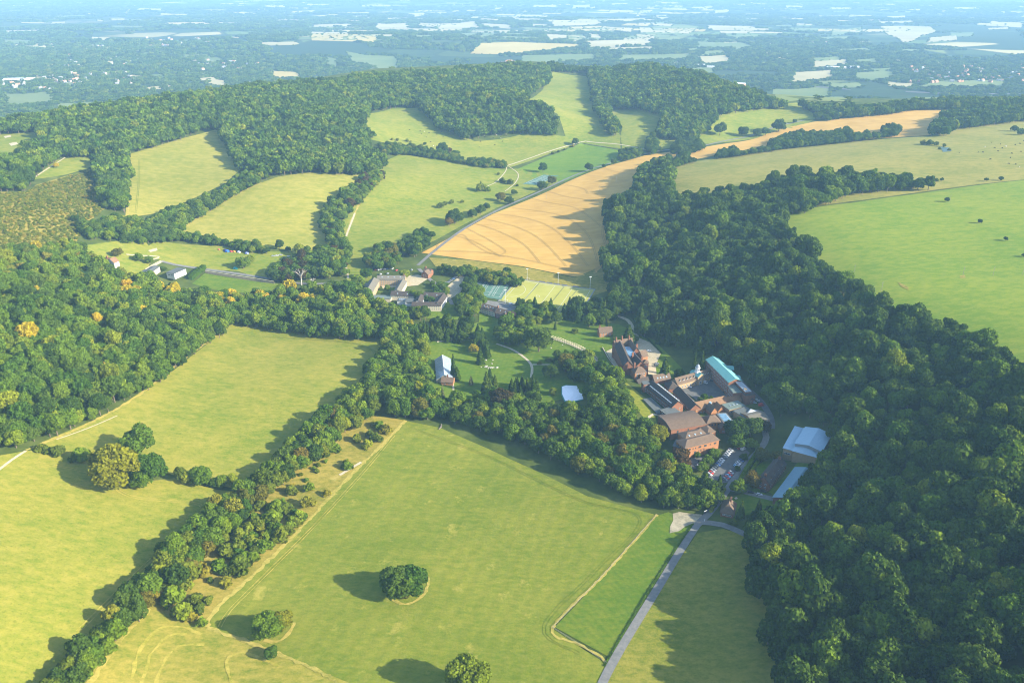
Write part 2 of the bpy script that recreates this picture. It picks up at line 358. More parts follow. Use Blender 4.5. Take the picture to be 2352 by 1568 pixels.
sheet('grass_field', [(-60,1056),(58,1036),(90,1034),(230,1060),(300,1110),(400,1098),(500,1125),(560,1130),(480,1225),(360,1330),(250,1430),(150,1560),(0,1772),(-220,1772)], M_left)
sheet('grass_field', [(352,1386),(482,1432),(644,1494),(1290,1772),(40,1772),(200,1560),(262,1470)], M_corner, .2)
sheet('grass_field', [(900,960),(932,966),(880,1018),(800,1096),(700,1202),(600,1302),(490,1402),(474,1442),(345,1396),(420,1280),(560,1140),(700,1035),(800,985),(850,955)], M_scrub, .3)
sheet('grass_field', [(1790,492),(1960,466),(2145,440),(2352,414),(2560,395),(2650,900),(2600,1000),(2400,910),(2330,880),(2200,810),(2080,735),(1960,665),(1870,600)], M_bright)
sheet('grass_field', [(1530,392),(1580,374),(1700,354),(1900,330),(2150,312),(2200,290),(2352,276),(2560,262),(2560,395),(2352,413),(2145,437),(1980,460),(1790,490),(1640,480),(1550,470)], M_pale)
WHEAT = [(968,581),(1040,543),(1130,493),(1300,420),(1400,380),(1480,358),(1600,342),(1700,326),(1780,300),(1870,280),(1960,270),(2050,258),(2160,250),(2200,256),(2180,300),(2130,312),(1990,320),(1850,333),(1740,346),(1640,358),(1560,374),(1500,384),(1470,440),(1420,470),(1400,540),(1398,600),(1372,626),(1320,636),(1200,612),(1080,597)]
F['wheat'] = sheet('wheat_field', WHEAT, M_wheat, .3, 12)
sheet('grass_field', [(292,356),(420,318),(495,298),(545,330),(560,385),(520,420),(440,458),(350,492),(288,498)], M_hay)
sheet('grass_field', [(405,530),(480,480),(560,438),(640,406),(720,396),(812,402),(850,405),(800,460),(760,520),(760,568),(690,578),(560,564),(470,548)], M_hay)
sheet('grass_field', [(880,372),(920,354),(1000,364),(1150,388),(1200,388),(1260,400),(1290,416),(1230,440),(1140,478),(1050,525),(1000,552),(940,580),(860,600),(850,660),(800,655),(780,590),(770,540),(800,470),(850,410)], M_past)
sheet('grass_field', [(845,262),(900,250),(980,246),(1010,290),(1090,325),(1200,308),(1320,316),(1320,332),(1250,358),(1175,384),(1120,384),(1000,352),(930,338),(840,318)], M_past)
sheet('grass_field', [(1190,388),(1250,362),(1335,328),(1432,345),(1490,350),(1400,378),(1300,416),(1240,420)], M_pitch)
sheet('grass_field', [(1252,172,66),(1345,173,66),(1372,215),(1375,260),(1425,312),(1425,342),(1335,328),(1300,318),(1280,262),(1205,232),(1248,205)], M_past)
sheet('grass_field', [(1390,255),(1400,240),(1470,240),(1530,268),(1540,320),(1500,346),(1430,345),(1425,312),(1430,292)], M_past)
sheet('grass_field', [(1615,300),(1650,262),(1760,246),(1830,236),(1880,268),(1840,292),(1770,308),(1640,330),(1500,346),(1540,322)], M_past)
sheet('grass_field', [(318,580),(360,553),(500,565),(590,578),(700,580),(680,600),(610,644),(550,624),(380,602)], M_past)
sheet('grass_field', [(440,652),(470,628),(590,648),(640,652),(620,672),(520,672)], M_lawn)
sheet('grass_field', [(-90,322),(0,310),(98,303),(85,335),(0,362),(-90,385)], M_past)
sheet('grass_field', [(70,414),(130,368),(215,352),(220,380),(150,402)], M_past)
sheet('lawn', [(960,790),(1000,770),(1100,740),(1100,705),(1200,720),(1300,730),(1420,745),(1500,780),(1560,840),(1600,880),(1420,850),(1400,870),(1350,900),(1240,930),(1080,925),(1000,930),(970,880)], M_lawn, .3)
sheet('lawn', [(175,566),(280,552),(335,556),(352,580),(330,640),(262,622),(215,590)], M_past, .22)
sheet('rough_grass', [(-90,442),(60,442),(82,425),(150,405),(212,388),(232,440),(240,480),(190,530),(172,562),(60,564),(-90,568)], M_scrub, .25)
sheet('lawn', [(940,700),(1060,694),(1090,715),(1060,735),(950,730)], M_lawn, .3)
sheet('lawn', [(1360,690),(1450,672),(1490,700),(1400,730)], M_lawn, .3)
sheet('lawn', [(1400,870),(1440,880),(1500,930),(1510,980),(1480,960),(1450,930)], grass_mat('bank_grass', (.17, .22, .025), (.33, .33, .06), .55), .3)
sheet('lawn', [(1736,1072),(1768,1048),(1800,1058),(1760,1125),(1744,1110)], M_lawn, .3)
sheet('lawn', [(1680,1142),(1740,1120),(1790,1160),(1690,1190),(1660,1180)], M_lawn, .3)
sheet('lawn', [(1765,1130),(1780,1140),(1870,1060),(1840,1055)], M_lawn, .3)
sheet('rough_grass', [(985,592),(1080,598),(1200,614),(1320,638),(1400,604),(1420,660),(1360,680),(1240,655),(1100,630),(1000,612)], M_scrub, .3)
# dry uncut margins and verges
for pts, wd in (([(932,966),(882,1018),(800,1098),(702,1202),(602,1302),(496,1400),(476,1440)], 2.4), ([(476,1442),(560,1470),(640,1502),(740,1545),(860,1612),(1200,1730)], 2.2),
                ([(1510,1182),(1394,1313),(1270,1442),(1330,1480),(1394,1524),(1376,1600),(1322,1760)], 1.6), ([(345,1398),(270,1480),(190,1590)], 2.4), ([(660,945+0),(560,990)], .1)):
    if wd > 1: strip('verge', pts, wd, M_edge, .42, 2.5, ragged=.7)
strip('verge', [(60,1034),(200,975),(330,900),(430,820),(520,752)], 2.2, M_edge, .4, 3, ragged=.7)
strip('verge', [(292,498),(298,430),(292,358)], 3, M_edge, .4, 5, ragged=.6)
strip('verge', [(408,528),(500,470),(600,420)], 2.4, M_edge, .4, 5, ragged=.6)
strip('verge', [(790,600),(792,560),(815,490),(880,400)], 2.6, M_edge, .4, 5, ragged=.6)
# dry rings round the clumps, hay swaths and wheel marks in the grass
M_swath = grass_mat('hay_swath', (.24, .26, .04), (.50, .42, .14), .6, R(20), tuft=.05); M_wheel = grass_mat('wheel_marks', (.135, .205, .022), (.24, .27, .045), .4, R(20), tuft=.1)
for pts, wd in (([(898,1374),(930,1388),(965,1374),(984,1345),(982,1325)], 1.7), ([(606,1470),(636,1474),(662,1456),(676,1430)], 1.8), ([(1050,1600),(1100,1602),(1130,1570)], 1.6)): strip('dry_ring', pts, wd, M_edge, .42, 2, ragged=.6)
for pts in ([(300,1580),(318,1500),(362,1446),(420,1440),(462,1458)], [(322,1590),(345,1508),(385,1462),(430,1456)], [(352,1600),(372,1530),(410,1485),(470,1480)], [(540,1580),(520,1520),(560,1500),(640,1530)]): strip('hay_swath', pts, 1.5, M_swath, .4, 3, ragged=.75)
for pts in ([(905,1000),(830,1090),(720,1210),(620,1310),(530,1400),(505,1440)], [(950,985),(1120,1048),(1330,1148),(1470,1192),(1370,1310),(1250,1440),(1330,1500)], [(80,1062),(220,1090),(300,1140),(460,1160),(420,1215),(300,1330),(180,1450)], [(560,772),(680,778),(850,800),(840,880),(760,965)], [(312,490),(318,430),(320,366)]):
    wq = GW(pts); dq = np.gradient(wq, axis=0); dq /= np.hypot(*dq.T)[:, None]
    for s in (-.9, .9): strip('wheel_mark', wq+np.column_stack([-dq[:, 1], dq[:, 0]])*s, .45, M_swath if pts[0][0] in (905, 80) else M_wheel, .42, 4, True, ragged=.8)
# tramlines through the wheat
for pts in ([(1005,572),(1010,556),(1060,540),(1080,556),(1120,580),(1160,590)], [(1000,577),(1100,580),(1200,596),(1330,622),(1380,612),(1396,580),(1384,540),(1388,500)],
            [(1040,540),(1090,556),(1150,590)], [(1070,524),(1120,550),(1160,576),(1150,586)], [(1085,512),(1140,530),(1200,560),(1240,604)], [(1100,500),(1180,520),(1240,550),(1300,612)],
            [(1130,490),(1200,500),(1260,520),(1310,560),(1350,612)], [(1176,478),(1240,486),(1300,500),(1350,540),(1372,600)], [(1220,456),(1260,466),(1320,478),(1380,520)],
            [(1260,440),(1300,452),(1350,460),(1400,470)], [(1300,425),(1340,434),(1350,446)], [(1345,402),(1400,410),(1450,418)], [(1388,388),(1420,396),(1450,400)], [(1450,388),(1472,400),(1475,412)]):
    wq = GW(pts); dq = np.gradient(wq, axis=0); dq /= np.hypot(*dq.T)[:, None]
    for s in (-.95, .95): strip('tramline', wq+np.column_stack([-dq[:, 1], dq[:, 0]])*s, .36, M_rut, .55, 5, True)
# ------------------------------------------------------------------ roads and paths
strip('road', [(1322,1770),(1368,1620),(1384,1568),(1420,1500),(1462,1430),(1510,1352),(1556,1276),(1600,1208),(1626,1182),(1660,1140),(1682,1108),(1720,1060),(1748,1030),(1760,1005),(1752,985)], 4.8, M_road, .55)
strip('road', [(1612,1200),(1660,1206),(1722,1232),(1800,1262)], 5, M_road, .5)
strip('road', [(1672,1122),(1700,1128),(1740,1138),(1790,1150),(1830,1160)], 5, M_road, .5)
sheet('parking_ground', [(1545,1180),(1560,1176),(1612,1182),(1606,1206),(1592,1202),(1560,1220),(1538,1225)], M_dust, .45, 6, jitter=1.2)
sheet('car_park', [(1626,1090),(1640,1074),(1686,1028),(1700,1026),(1722,1040),(1708,1062),(1672,1108),(1650,1112),(1628,1108)], M_asph, .5, 6)
sheet('car_park', [(1564,1062),(1590,1044),(1625,1052),(1618,1076),(1590,1078)], M_asph, .5, 6)
strip('road', [(1690,862),(1712,890),(1745,920),(1770,960),(1772,985)], 5, M_asph, .5)
sheet('courtyard', [(1562,892),(1648,862),(1690,915),(1702,935),(1650,960),(1612,928)], M_asph, .5, 8)
sheet('forecourt', [(1392,808),(1412,798),(1452,770),(1500,790),(1518,812),(1506,840),(1508,862),(1450,860),(1410,840)], M_gravel, .5, 8)
strip('road', [(1466,782),(1456,760),(1440,735),(1400,722),(1366,712)], 4, M_gravel, .5)
strip('road', [(960,610),(1000,575),(1060,530),(1130,490),(1200,458),(1300,412),(1400,376),(1500,350),(1600,338),(1700,318),(1790,290),(1850,276)], 4.5, M_road, .5)
strip('road', [(370,600),(400,608),(480,620),(590,636),(700,652),(800,650),(860,655)], 4.5, M_road, .5)
strip('path', [(372,600),(350,612),(325,628)], 4.5, M_track, .5)
strip('path', [(340,600),(365,590),(290,585)], 2.5, M_track, .5)
sheet('parking_ground', [(868,645),(890,638),(960,632),(985,640),(960,656),(880,664)], M_gravel, .5, 8)
sheet('parking_ground', [(1025,660),(1060,632),(1072,640),(1058,672),(1030,690)], M_gravel, .5, 8)
strip('road', [(962,618),(985,640),(1010,660),(1030,685),(1040,700)], 4.5, M_road, .5)
sheet('parking_ground', [(1118,690),(1160,697),(1215,712),(1222,722),(1160,716),(1112,702)], M_road, .5, 8)
strip('path', [(1140,790),(1180,805),(1212,828),(1222,845),(1220,868)], 2.4, M_track, .5)
strip('path', [(1222,838),(1260,838),(1290,842)], 2.2, M_track, .5)
strip('path', [(1040,868),(1042,905)], 1.6, M_track, .5)
strip('path', [(60,1036),(30,1055),(0,1078),(-40,1110)], 1.8, M_track, .5)
strip('path', [(130,1010),(200,985),(270,955)], .9, M_track, .5)
strip('path', [(1160,384),(1175,378),(1250,352),(1330,328),(1350,326)], 3, M_track, .5)
strip('path', [(1164,384),(1160,396),(1140,418),(1120,428)], 1.6, M_track, .5)
strip('path', [(1170,384),(1190,400),(1184,420),(1160,440)], 1.6, M_track, .5)
strip('path', [(80,408),(110,388),(150,362)], 2, M_track, .5)
strip('path', [(800,640),(792,590),(795,545),(815,490)], 2.5, M_track, .45)
strip('path', [(1350,326),(1420,332),(1490,345)], 3, M_track, .45)
strip('path', [(1488,962),(1500,952),(1520,956)], 2.5, M_track, .5)
strip('path', [(780,1092),(800,1080),(830,1062)], 2.2, M_track, .55)
sheet('bunker_sand', [(8,314),(24,311),(26,315),(12,318)], M_track, .5, 6)
sheet('bunker_sand', [(20,330),(38,327),(42,332),(26,336)], M_track, .5, 6)
sheet('bare_earth', [(340,576),(360,570),(362,576),(346,580)], M_track, .5, 6)
sheet('rubble_ground', [(560*0+1295,568),(1310,572),(1322,586),(1316,590)], M_scrub, .5, 6) if False else None
# ------------------------------------------------------------------ foliage meshes
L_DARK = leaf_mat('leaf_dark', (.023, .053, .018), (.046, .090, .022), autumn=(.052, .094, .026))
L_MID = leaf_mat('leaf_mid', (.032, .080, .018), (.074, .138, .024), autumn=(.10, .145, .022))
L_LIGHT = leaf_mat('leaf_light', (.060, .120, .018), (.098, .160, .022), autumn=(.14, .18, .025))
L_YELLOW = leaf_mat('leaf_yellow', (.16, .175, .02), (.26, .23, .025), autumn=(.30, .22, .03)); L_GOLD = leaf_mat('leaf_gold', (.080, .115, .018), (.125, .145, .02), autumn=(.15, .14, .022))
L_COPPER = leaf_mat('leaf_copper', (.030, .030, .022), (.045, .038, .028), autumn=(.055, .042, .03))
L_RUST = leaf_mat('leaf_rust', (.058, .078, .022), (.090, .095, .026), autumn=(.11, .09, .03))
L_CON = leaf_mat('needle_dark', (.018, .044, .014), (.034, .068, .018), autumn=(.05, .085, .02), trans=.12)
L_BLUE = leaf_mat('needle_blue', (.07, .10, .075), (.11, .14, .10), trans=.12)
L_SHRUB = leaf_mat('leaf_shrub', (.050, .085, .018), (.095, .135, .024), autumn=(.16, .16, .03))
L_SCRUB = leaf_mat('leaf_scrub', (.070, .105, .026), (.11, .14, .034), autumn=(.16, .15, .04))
BARK = plain_mat('bark', (.10, .075, .05), (.17, .14, .10), 2.0)
BARE = plain_mat('bare_wood', (.36, .33, .28), (.5, .46, .4), 2.0)

def unit(v): return v/np.maximum(1e-9, np.linalg.norm(v, axis=-1, keepdims=True))
def sprays(C, Nrm, size, r, jit=.65, aspect=(.7, 1.3)):
    """one bent-free leaf spray (quad) per point, roughly facing its normal"""
    n = len(C); nn = unit(Nrm+r.normal(0, jit, (n, 3))); a = unit(np.cross(nn, r.normal(0, 1, (n, 3)))); b = np.cross(nn, a)
    s = size*r.uniform(.6, 1.3, (n, 1)); t = s*r.uniform(*aspect, (n, 1))
    return np.stack([C-a*s-b*t*.6, C+a*s*.8-b*t, C+a*s+b*t*.7, C-a*s*.7+b*t], 1)*1.0
def ellipsoid(cx, cy, cz, rx, ry, rz, nu=8, nv=5):
    q = []
    for j in range(nv):
        for i in range(nu):
            f = []
            for du, dv in ((0, 0), (1, 0), (1, 1), (0, 1)):
                th = 2*math.pi*(i+du)/nu; ph = math.pi*(j+dv)/nv
                f.append((cx+rx*math.sin(ph)*math.cos(th), cy+ry*math.sin(ph)*math.sin(th), cz-rz*math.cos(ph)))
            q.append(f)
    return np.array(q)
def tube(p, q, r0, r1, k=6):
    p, q = np.array(p, float), np.array(q, float); d = unit(q-p); a = unit(np.cross(d, [.3, .5, .81])); b = np.cross(d, a); out = []
    for i in range(k):
        f = []
        for t, c, r in ((i, p, r0), (i+1, p, r0), (i+1, q, r1), (i, q, r1)):
            th = 2*math.pi*t/k; f.append(c+(a*math.cos(th)+b*math.sin(th))*r)
        out.append(f)
    return np.array(out)
def trunk_quads(h, r, R_, H_, rr, limbs=5):
    q = [tube((0, 0, -1.2), (0, 0, h*.5), r*1.25, r), tube((0, 0, h*.5), (rr.uniform(-.3, .3), rr.uniform(-.3, .3), h), r, r*.6)]
    for i in range(limbs):
        th = 6.28*i/limbs+rr.uniform(-.4, .4)
        q.append(tube((0, 0, h*rr.uniform(.6, .95)), (R_*.6*math.cos(th), R_*.6*math.sin(th), H_*rr.uniform(.55, .8)), r*.45, r*.12, 5))
    return np.concatenate(q)
def broadleaf(name, seed, mat, R_=6.0, H_=14.0, lobes=16, leaves=1500, leaf=.62, base=.24, flat=1.0, split=False):
    """tapered trunk with limbs and a crown of many leafy lobes"""
    r = np.random.default_rng(seed); cz = H_*(base+(1-base)*.46); rz = H_*(1-base)*.52*flat
    d = unit(r.normal(0, 1, (lobes*6, 3))); d = d[d[:, 2] > -.55]
    pick = [d[0]]
    for v in d[1:]:
        if len(pick) >= lobes: break
        if min(np.linalg.norm(v-p) for p in pick) > 1.75/math.sqrt(lobes): pick.append(v)
    pick = np.array(pick); k = len(pick)
    rad = R_*r.uniform(.21, .47, k); cen = pick*np.array([R_*r.uniform(.86, 1.1), R_*r.uniform(.86, 1.1), rz])*r.uniform(.55, .86, (k, 1))+[0, 0, cz]
    cen = np.concatenate([cen, [[0, 0, cz+rz*.25]]]); rad = np.append(rad, R_*.55); k += 1
    w_ = rad**2/np.sum(rad**2); cnt = (w_*leaves*1.7).astype(int)
    PC, PN = [], []
    for i in range(k):
        v = unit(r.normal(0, 1, (cnt[i], 3))); v = v[v[:, 2] > -.75]
        c = cen[i]+v*rad[i]*r.uniform(.78, 1.16, (len(v), 1))*np.array([1, 1, .92])
        ok = np.ones(len(c), bool)
        for j in range(k):
            if j != i: ok &= np.linalg.norm(c-cen[j], axis=1) > rad[j]*.93
        PC.append(c[ok]); PN.append(v[ok])
    PC = np.concatenate(PC); PN = np.concatenate(PN); PC[:, 2] = np.maximum(PC[:, 2], .3)
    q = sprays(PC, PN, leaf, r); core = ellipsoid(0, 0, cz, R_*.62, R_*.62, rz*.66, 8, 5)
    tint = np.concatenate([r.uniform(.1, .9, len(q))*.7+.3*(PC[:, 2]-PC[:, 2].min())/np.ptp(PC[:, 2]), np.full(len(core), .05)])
    crown = np.concatenate([q, core])
    tr = trunk_quads(H_*.5, R_*.06, R_, H_, r)
    if split:
        return fast_quads(name+'_crown', crown, mat, None, tint), fast_quads(name+'_trunk', tr, BARK)
    return fast_quads(name, np.concatenate([crown, tr]), [mat, BARK], [0]*len(crown)+[1]*len(tr), np.concatenate([tint, np.full(len(tr), .5)]))
def conifer(name, seed, mat, R_=3.6, H_=17.0, leaves=900, leaf=.6, power=.85, layers=9, droop=.5, split=False):
    r = np.random.default_rng(seed); t = 1-np.sqrt(r.uniform(0.0, 1, leaves)); t = np.clip(t, .01, .985)
    th = r.uniform(0, 6.283, leaves); saw = 1-.28*((t*layers+.25*np.sin(th*3+seed)) % 1)
    rad = R_*(1-t)**power*saw*r.uniform(.8, 1.06, leaves)*(1+.12*np.sin(th*4+seed))
    z = H_*(.05+.95*t); C = np.column_stack([rad*np.cos(th), rad*np.sin(th), z])
    Nn = np.column_stack([np.cos(th), np.sin(th), np.full(leaves, droop)])
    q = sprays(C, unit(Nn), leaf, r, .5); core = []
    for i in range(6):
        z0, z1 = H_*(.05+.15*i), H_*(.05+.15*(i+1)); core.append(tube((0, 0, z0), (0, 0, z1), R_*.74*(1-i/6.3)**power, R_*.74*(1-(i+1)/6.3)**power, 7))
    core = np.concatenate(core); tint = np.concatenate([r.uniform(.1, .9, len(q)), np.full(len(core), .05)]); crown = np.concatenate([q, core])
    tr = tube((0, 0, -1.2), (0, 0, H_*.3), R_*.09, R_*.07)
    if split: return fast_quads(name+'_crown', crown, mat, None, tint), fast_quads(name+'_trunk', tr, BARK)
    return fast_quads(name, np.concatenate([crown, tr]), [mat, BARK], [0]*len(crown)+[1]*len(tr), np.concatenate([tint, np.full(len(tr), .5)]))

MATS = {'d': L_DARK, 'm': L_MID, 'l': L_LIGHT, 'y': L_YELLOW, 'c': L_COPPER, 'r': L_RUST, 's': L_SHRUB, 'b': L_SCRUB, 'o': L_GOLD}
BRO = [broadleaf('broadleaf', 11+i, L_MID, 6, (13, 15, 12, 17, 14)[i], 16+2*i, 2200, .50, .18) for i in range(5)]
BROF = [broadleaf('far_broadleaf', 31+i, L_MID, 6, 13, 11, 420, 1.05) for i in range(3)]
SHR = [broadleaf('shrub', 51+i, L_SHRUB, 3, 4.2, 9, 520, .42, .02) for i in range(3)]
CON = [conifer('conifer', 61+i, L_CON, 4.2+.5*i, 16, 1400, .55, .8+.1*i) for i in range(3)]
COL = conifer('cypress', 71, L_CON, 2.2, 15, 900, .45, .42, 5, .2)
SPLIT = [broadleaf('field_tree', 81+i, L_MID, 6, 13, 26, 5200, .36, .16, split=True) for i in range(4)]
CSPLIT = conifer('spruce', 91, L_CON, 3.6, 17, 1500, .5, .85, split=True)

def variant(me, mat):
    """the same foliage with another leaf material"""
    c = me.copy(); c.materials[0] = mat; return c
VAR = {}
def vmesh(pool, k, code):
    key = (pool[0].name, k, code)
    if key not in VAR: VAR[key] = variant(pool[k], MATS[code]) if MATS[code] is not pool[k].materials[0] else pool[k]
    return VAR[key]

# ------------------------------------------------------------------ where trees stand
def los(X, Y, Z):
    ok = np.ones(len(X), bool)
    for t in np.linspace(.3, .985, 60): ok &= CAMZ+(Z-CAMZ)*t > H(X*t, Y*t)-1.0
    return ok
def fill(poly, spacing, height, holes=(), seed=0, top=.80):
    """jittered positions whose foot and crown top both lie inside an outline traced on the photo"""
    r = np.random.default_rng(seed); pp = np.array(poly, float)
    lo = np.clip(pp[:, 1].min(), 142, None)
    w = G(pp[:, 0], np.maximum(pp[:, 1], lo)); w = w[w[:, 1] < 3300]
    x0, x1, y0, y1 = w[:, 0].min()-30, w[:, 0].max()+30, w[:, 1].min()-30, w[:, 1].max()+30
    gx, gy = np.meshgrid(np.arange(x0, x1, spacing), np.arange(y0, y1, spacing*.92)); gx[::2] += spacing/2
    X = gx.ravel()+r.uniform(-.36, .36, gx.size)*spacing; Y = gy.ravel()+r.uniform(-.36, .36, gx.size)*spacing
    k = (Y > 200); X, Y = X[k], Y[k]
    Z = H(X, Y); ax, ay, _ = proj(X, Y, Z); bx, by, _ = proj(X, Y, Z+height*top)
    k = inpoly(ax, ay, poly) & inpoly(bx, by, poly)
    for h in holes: k &= ~inpoly(ax, ay, h) & ~inpoly(bx, by, h)
    X, Y, Z = X[k], Y[k], Z[k]; k = los(X, Y, Z+height); return np.column_stack([X[k], Y[k], Z[k]])
WOODS = [
 # label, outline, spacing, crown diameter range, colour mix, holes
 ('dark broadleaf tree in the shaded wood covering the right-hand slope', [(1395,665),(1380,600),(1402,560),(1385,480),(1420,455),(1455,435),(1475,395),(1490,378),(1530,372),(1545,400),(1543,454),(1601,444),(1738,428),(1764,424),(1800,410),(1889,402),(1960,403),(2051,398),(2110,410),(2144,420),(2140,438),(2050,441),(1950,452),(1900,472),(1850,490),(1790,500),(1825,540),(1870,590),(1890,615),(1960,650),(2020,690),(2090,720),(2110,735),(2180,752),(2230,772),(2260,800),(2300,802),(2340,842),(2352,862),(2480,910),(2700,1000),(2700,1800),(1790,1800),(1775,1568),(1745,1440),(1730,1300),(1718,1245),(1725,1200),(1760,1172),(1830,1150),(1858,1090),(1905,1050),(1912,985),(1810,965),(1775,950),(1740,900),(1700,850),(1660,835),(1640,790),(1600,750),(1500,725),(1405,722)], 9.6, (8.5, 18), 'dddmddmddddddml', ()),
 ('green broadleaf tree in the sunlit wood on the left', [(-90,566),(60,562),(170,560),(240,600),(250,615),(300,640),(330,648),(440,664),(600,676),(690,664),(760,652),(830,645),(850,690),(900,705),(950,730),(960,760),(950,790),(890,792),(870,788),(740,778),(640,764),(530,748),(520,768),(470,800),(380,874),(250,950),(80,1027),(0,1038),(-90,1056)], 7.4, (7, 14.5), 'mdmmldmmldmml', ()),
 ('hazy broadleaf tree in the wood on the far ridge', [(-90,300),(0,275),(135,260),(225,242),(350,225),(450,214),(575,197),(738,185),(875,170),(1013,162),(1163,147),(1251,147),(1264,165),(1260,195),(1245,205),(1205,228),(1220,235),(1275,262),(1286,290),(1280,315),(1190,310),(1130,312),(1068,325),(1000,297),(980,270),(958,248),(930,248),(850,258),(845,275),(835,285),(850,300),(878,320),(842,322),(850,335),(888,378),(870,402),(815,406),(720,398),(640,408),(600,402),(545,392),(530,350),(500,300),(470,300),(420,320),(295,360),(305,400),(295,440),(290,490),(270,490),(240,470),(230,430),(215,385),(222,362),(140,365),(130,375),(80,412),(60,442),(-90,442)], 9.6, (11, 16.5), 'dmdmdmmldm', ([(-90,322),(0,310),(98,303),(85,335),(0,362),(-90,385)],)),
 ('hazy broadleaf tree in the wood on the far right ridge', [(1351,142),(1501,152),(1601,170),(1751,217),(1804,240),(1800,252),(1760,253),(1660,265),(1640,288),(1620,308),(1600,326),(1500,322),(1522,270),(1470,254),(1395,253),(1400,262),(1420,280),(1427,300),(1410,316),(1390,306),(1372,265),(1362,240),(1358,200),(1350,170)], 9.6, (11, 16.5), 'dmdmdmmldm', ()),
 ('hazy tree in the belt behind the far wheat field', [(1809,233),(1840,235),(1900,240),(1960,238),(2039,240),(2100,232),(2200,226),(2352,226),(2500,222),(2500,243),(2352,242),(2260,254),(2189,254),(2110,254),(2039,266),(1960,272),(1900,280),(1885,268),(1850,257)], 9.5, (9, 14), 'dmdm', ()),
 ('hazy tree in the belt behind the far wheat field', [(2133,314),(2140,290),(2160,268),(2190,250),(2260,255),(2352,238),(2500,232),(2500,277),(2352,280),(2260,292),(2190,300),(2170,314)], 9.5, (10, 15), 'ddm', ()),
 ('hazy tree in the belt behind the far wheat field', [(1255,142),(1352,142),(1352,169),(1340,169),(1266,168)], 9.5, (10, 14), 'ddm', ()),
]
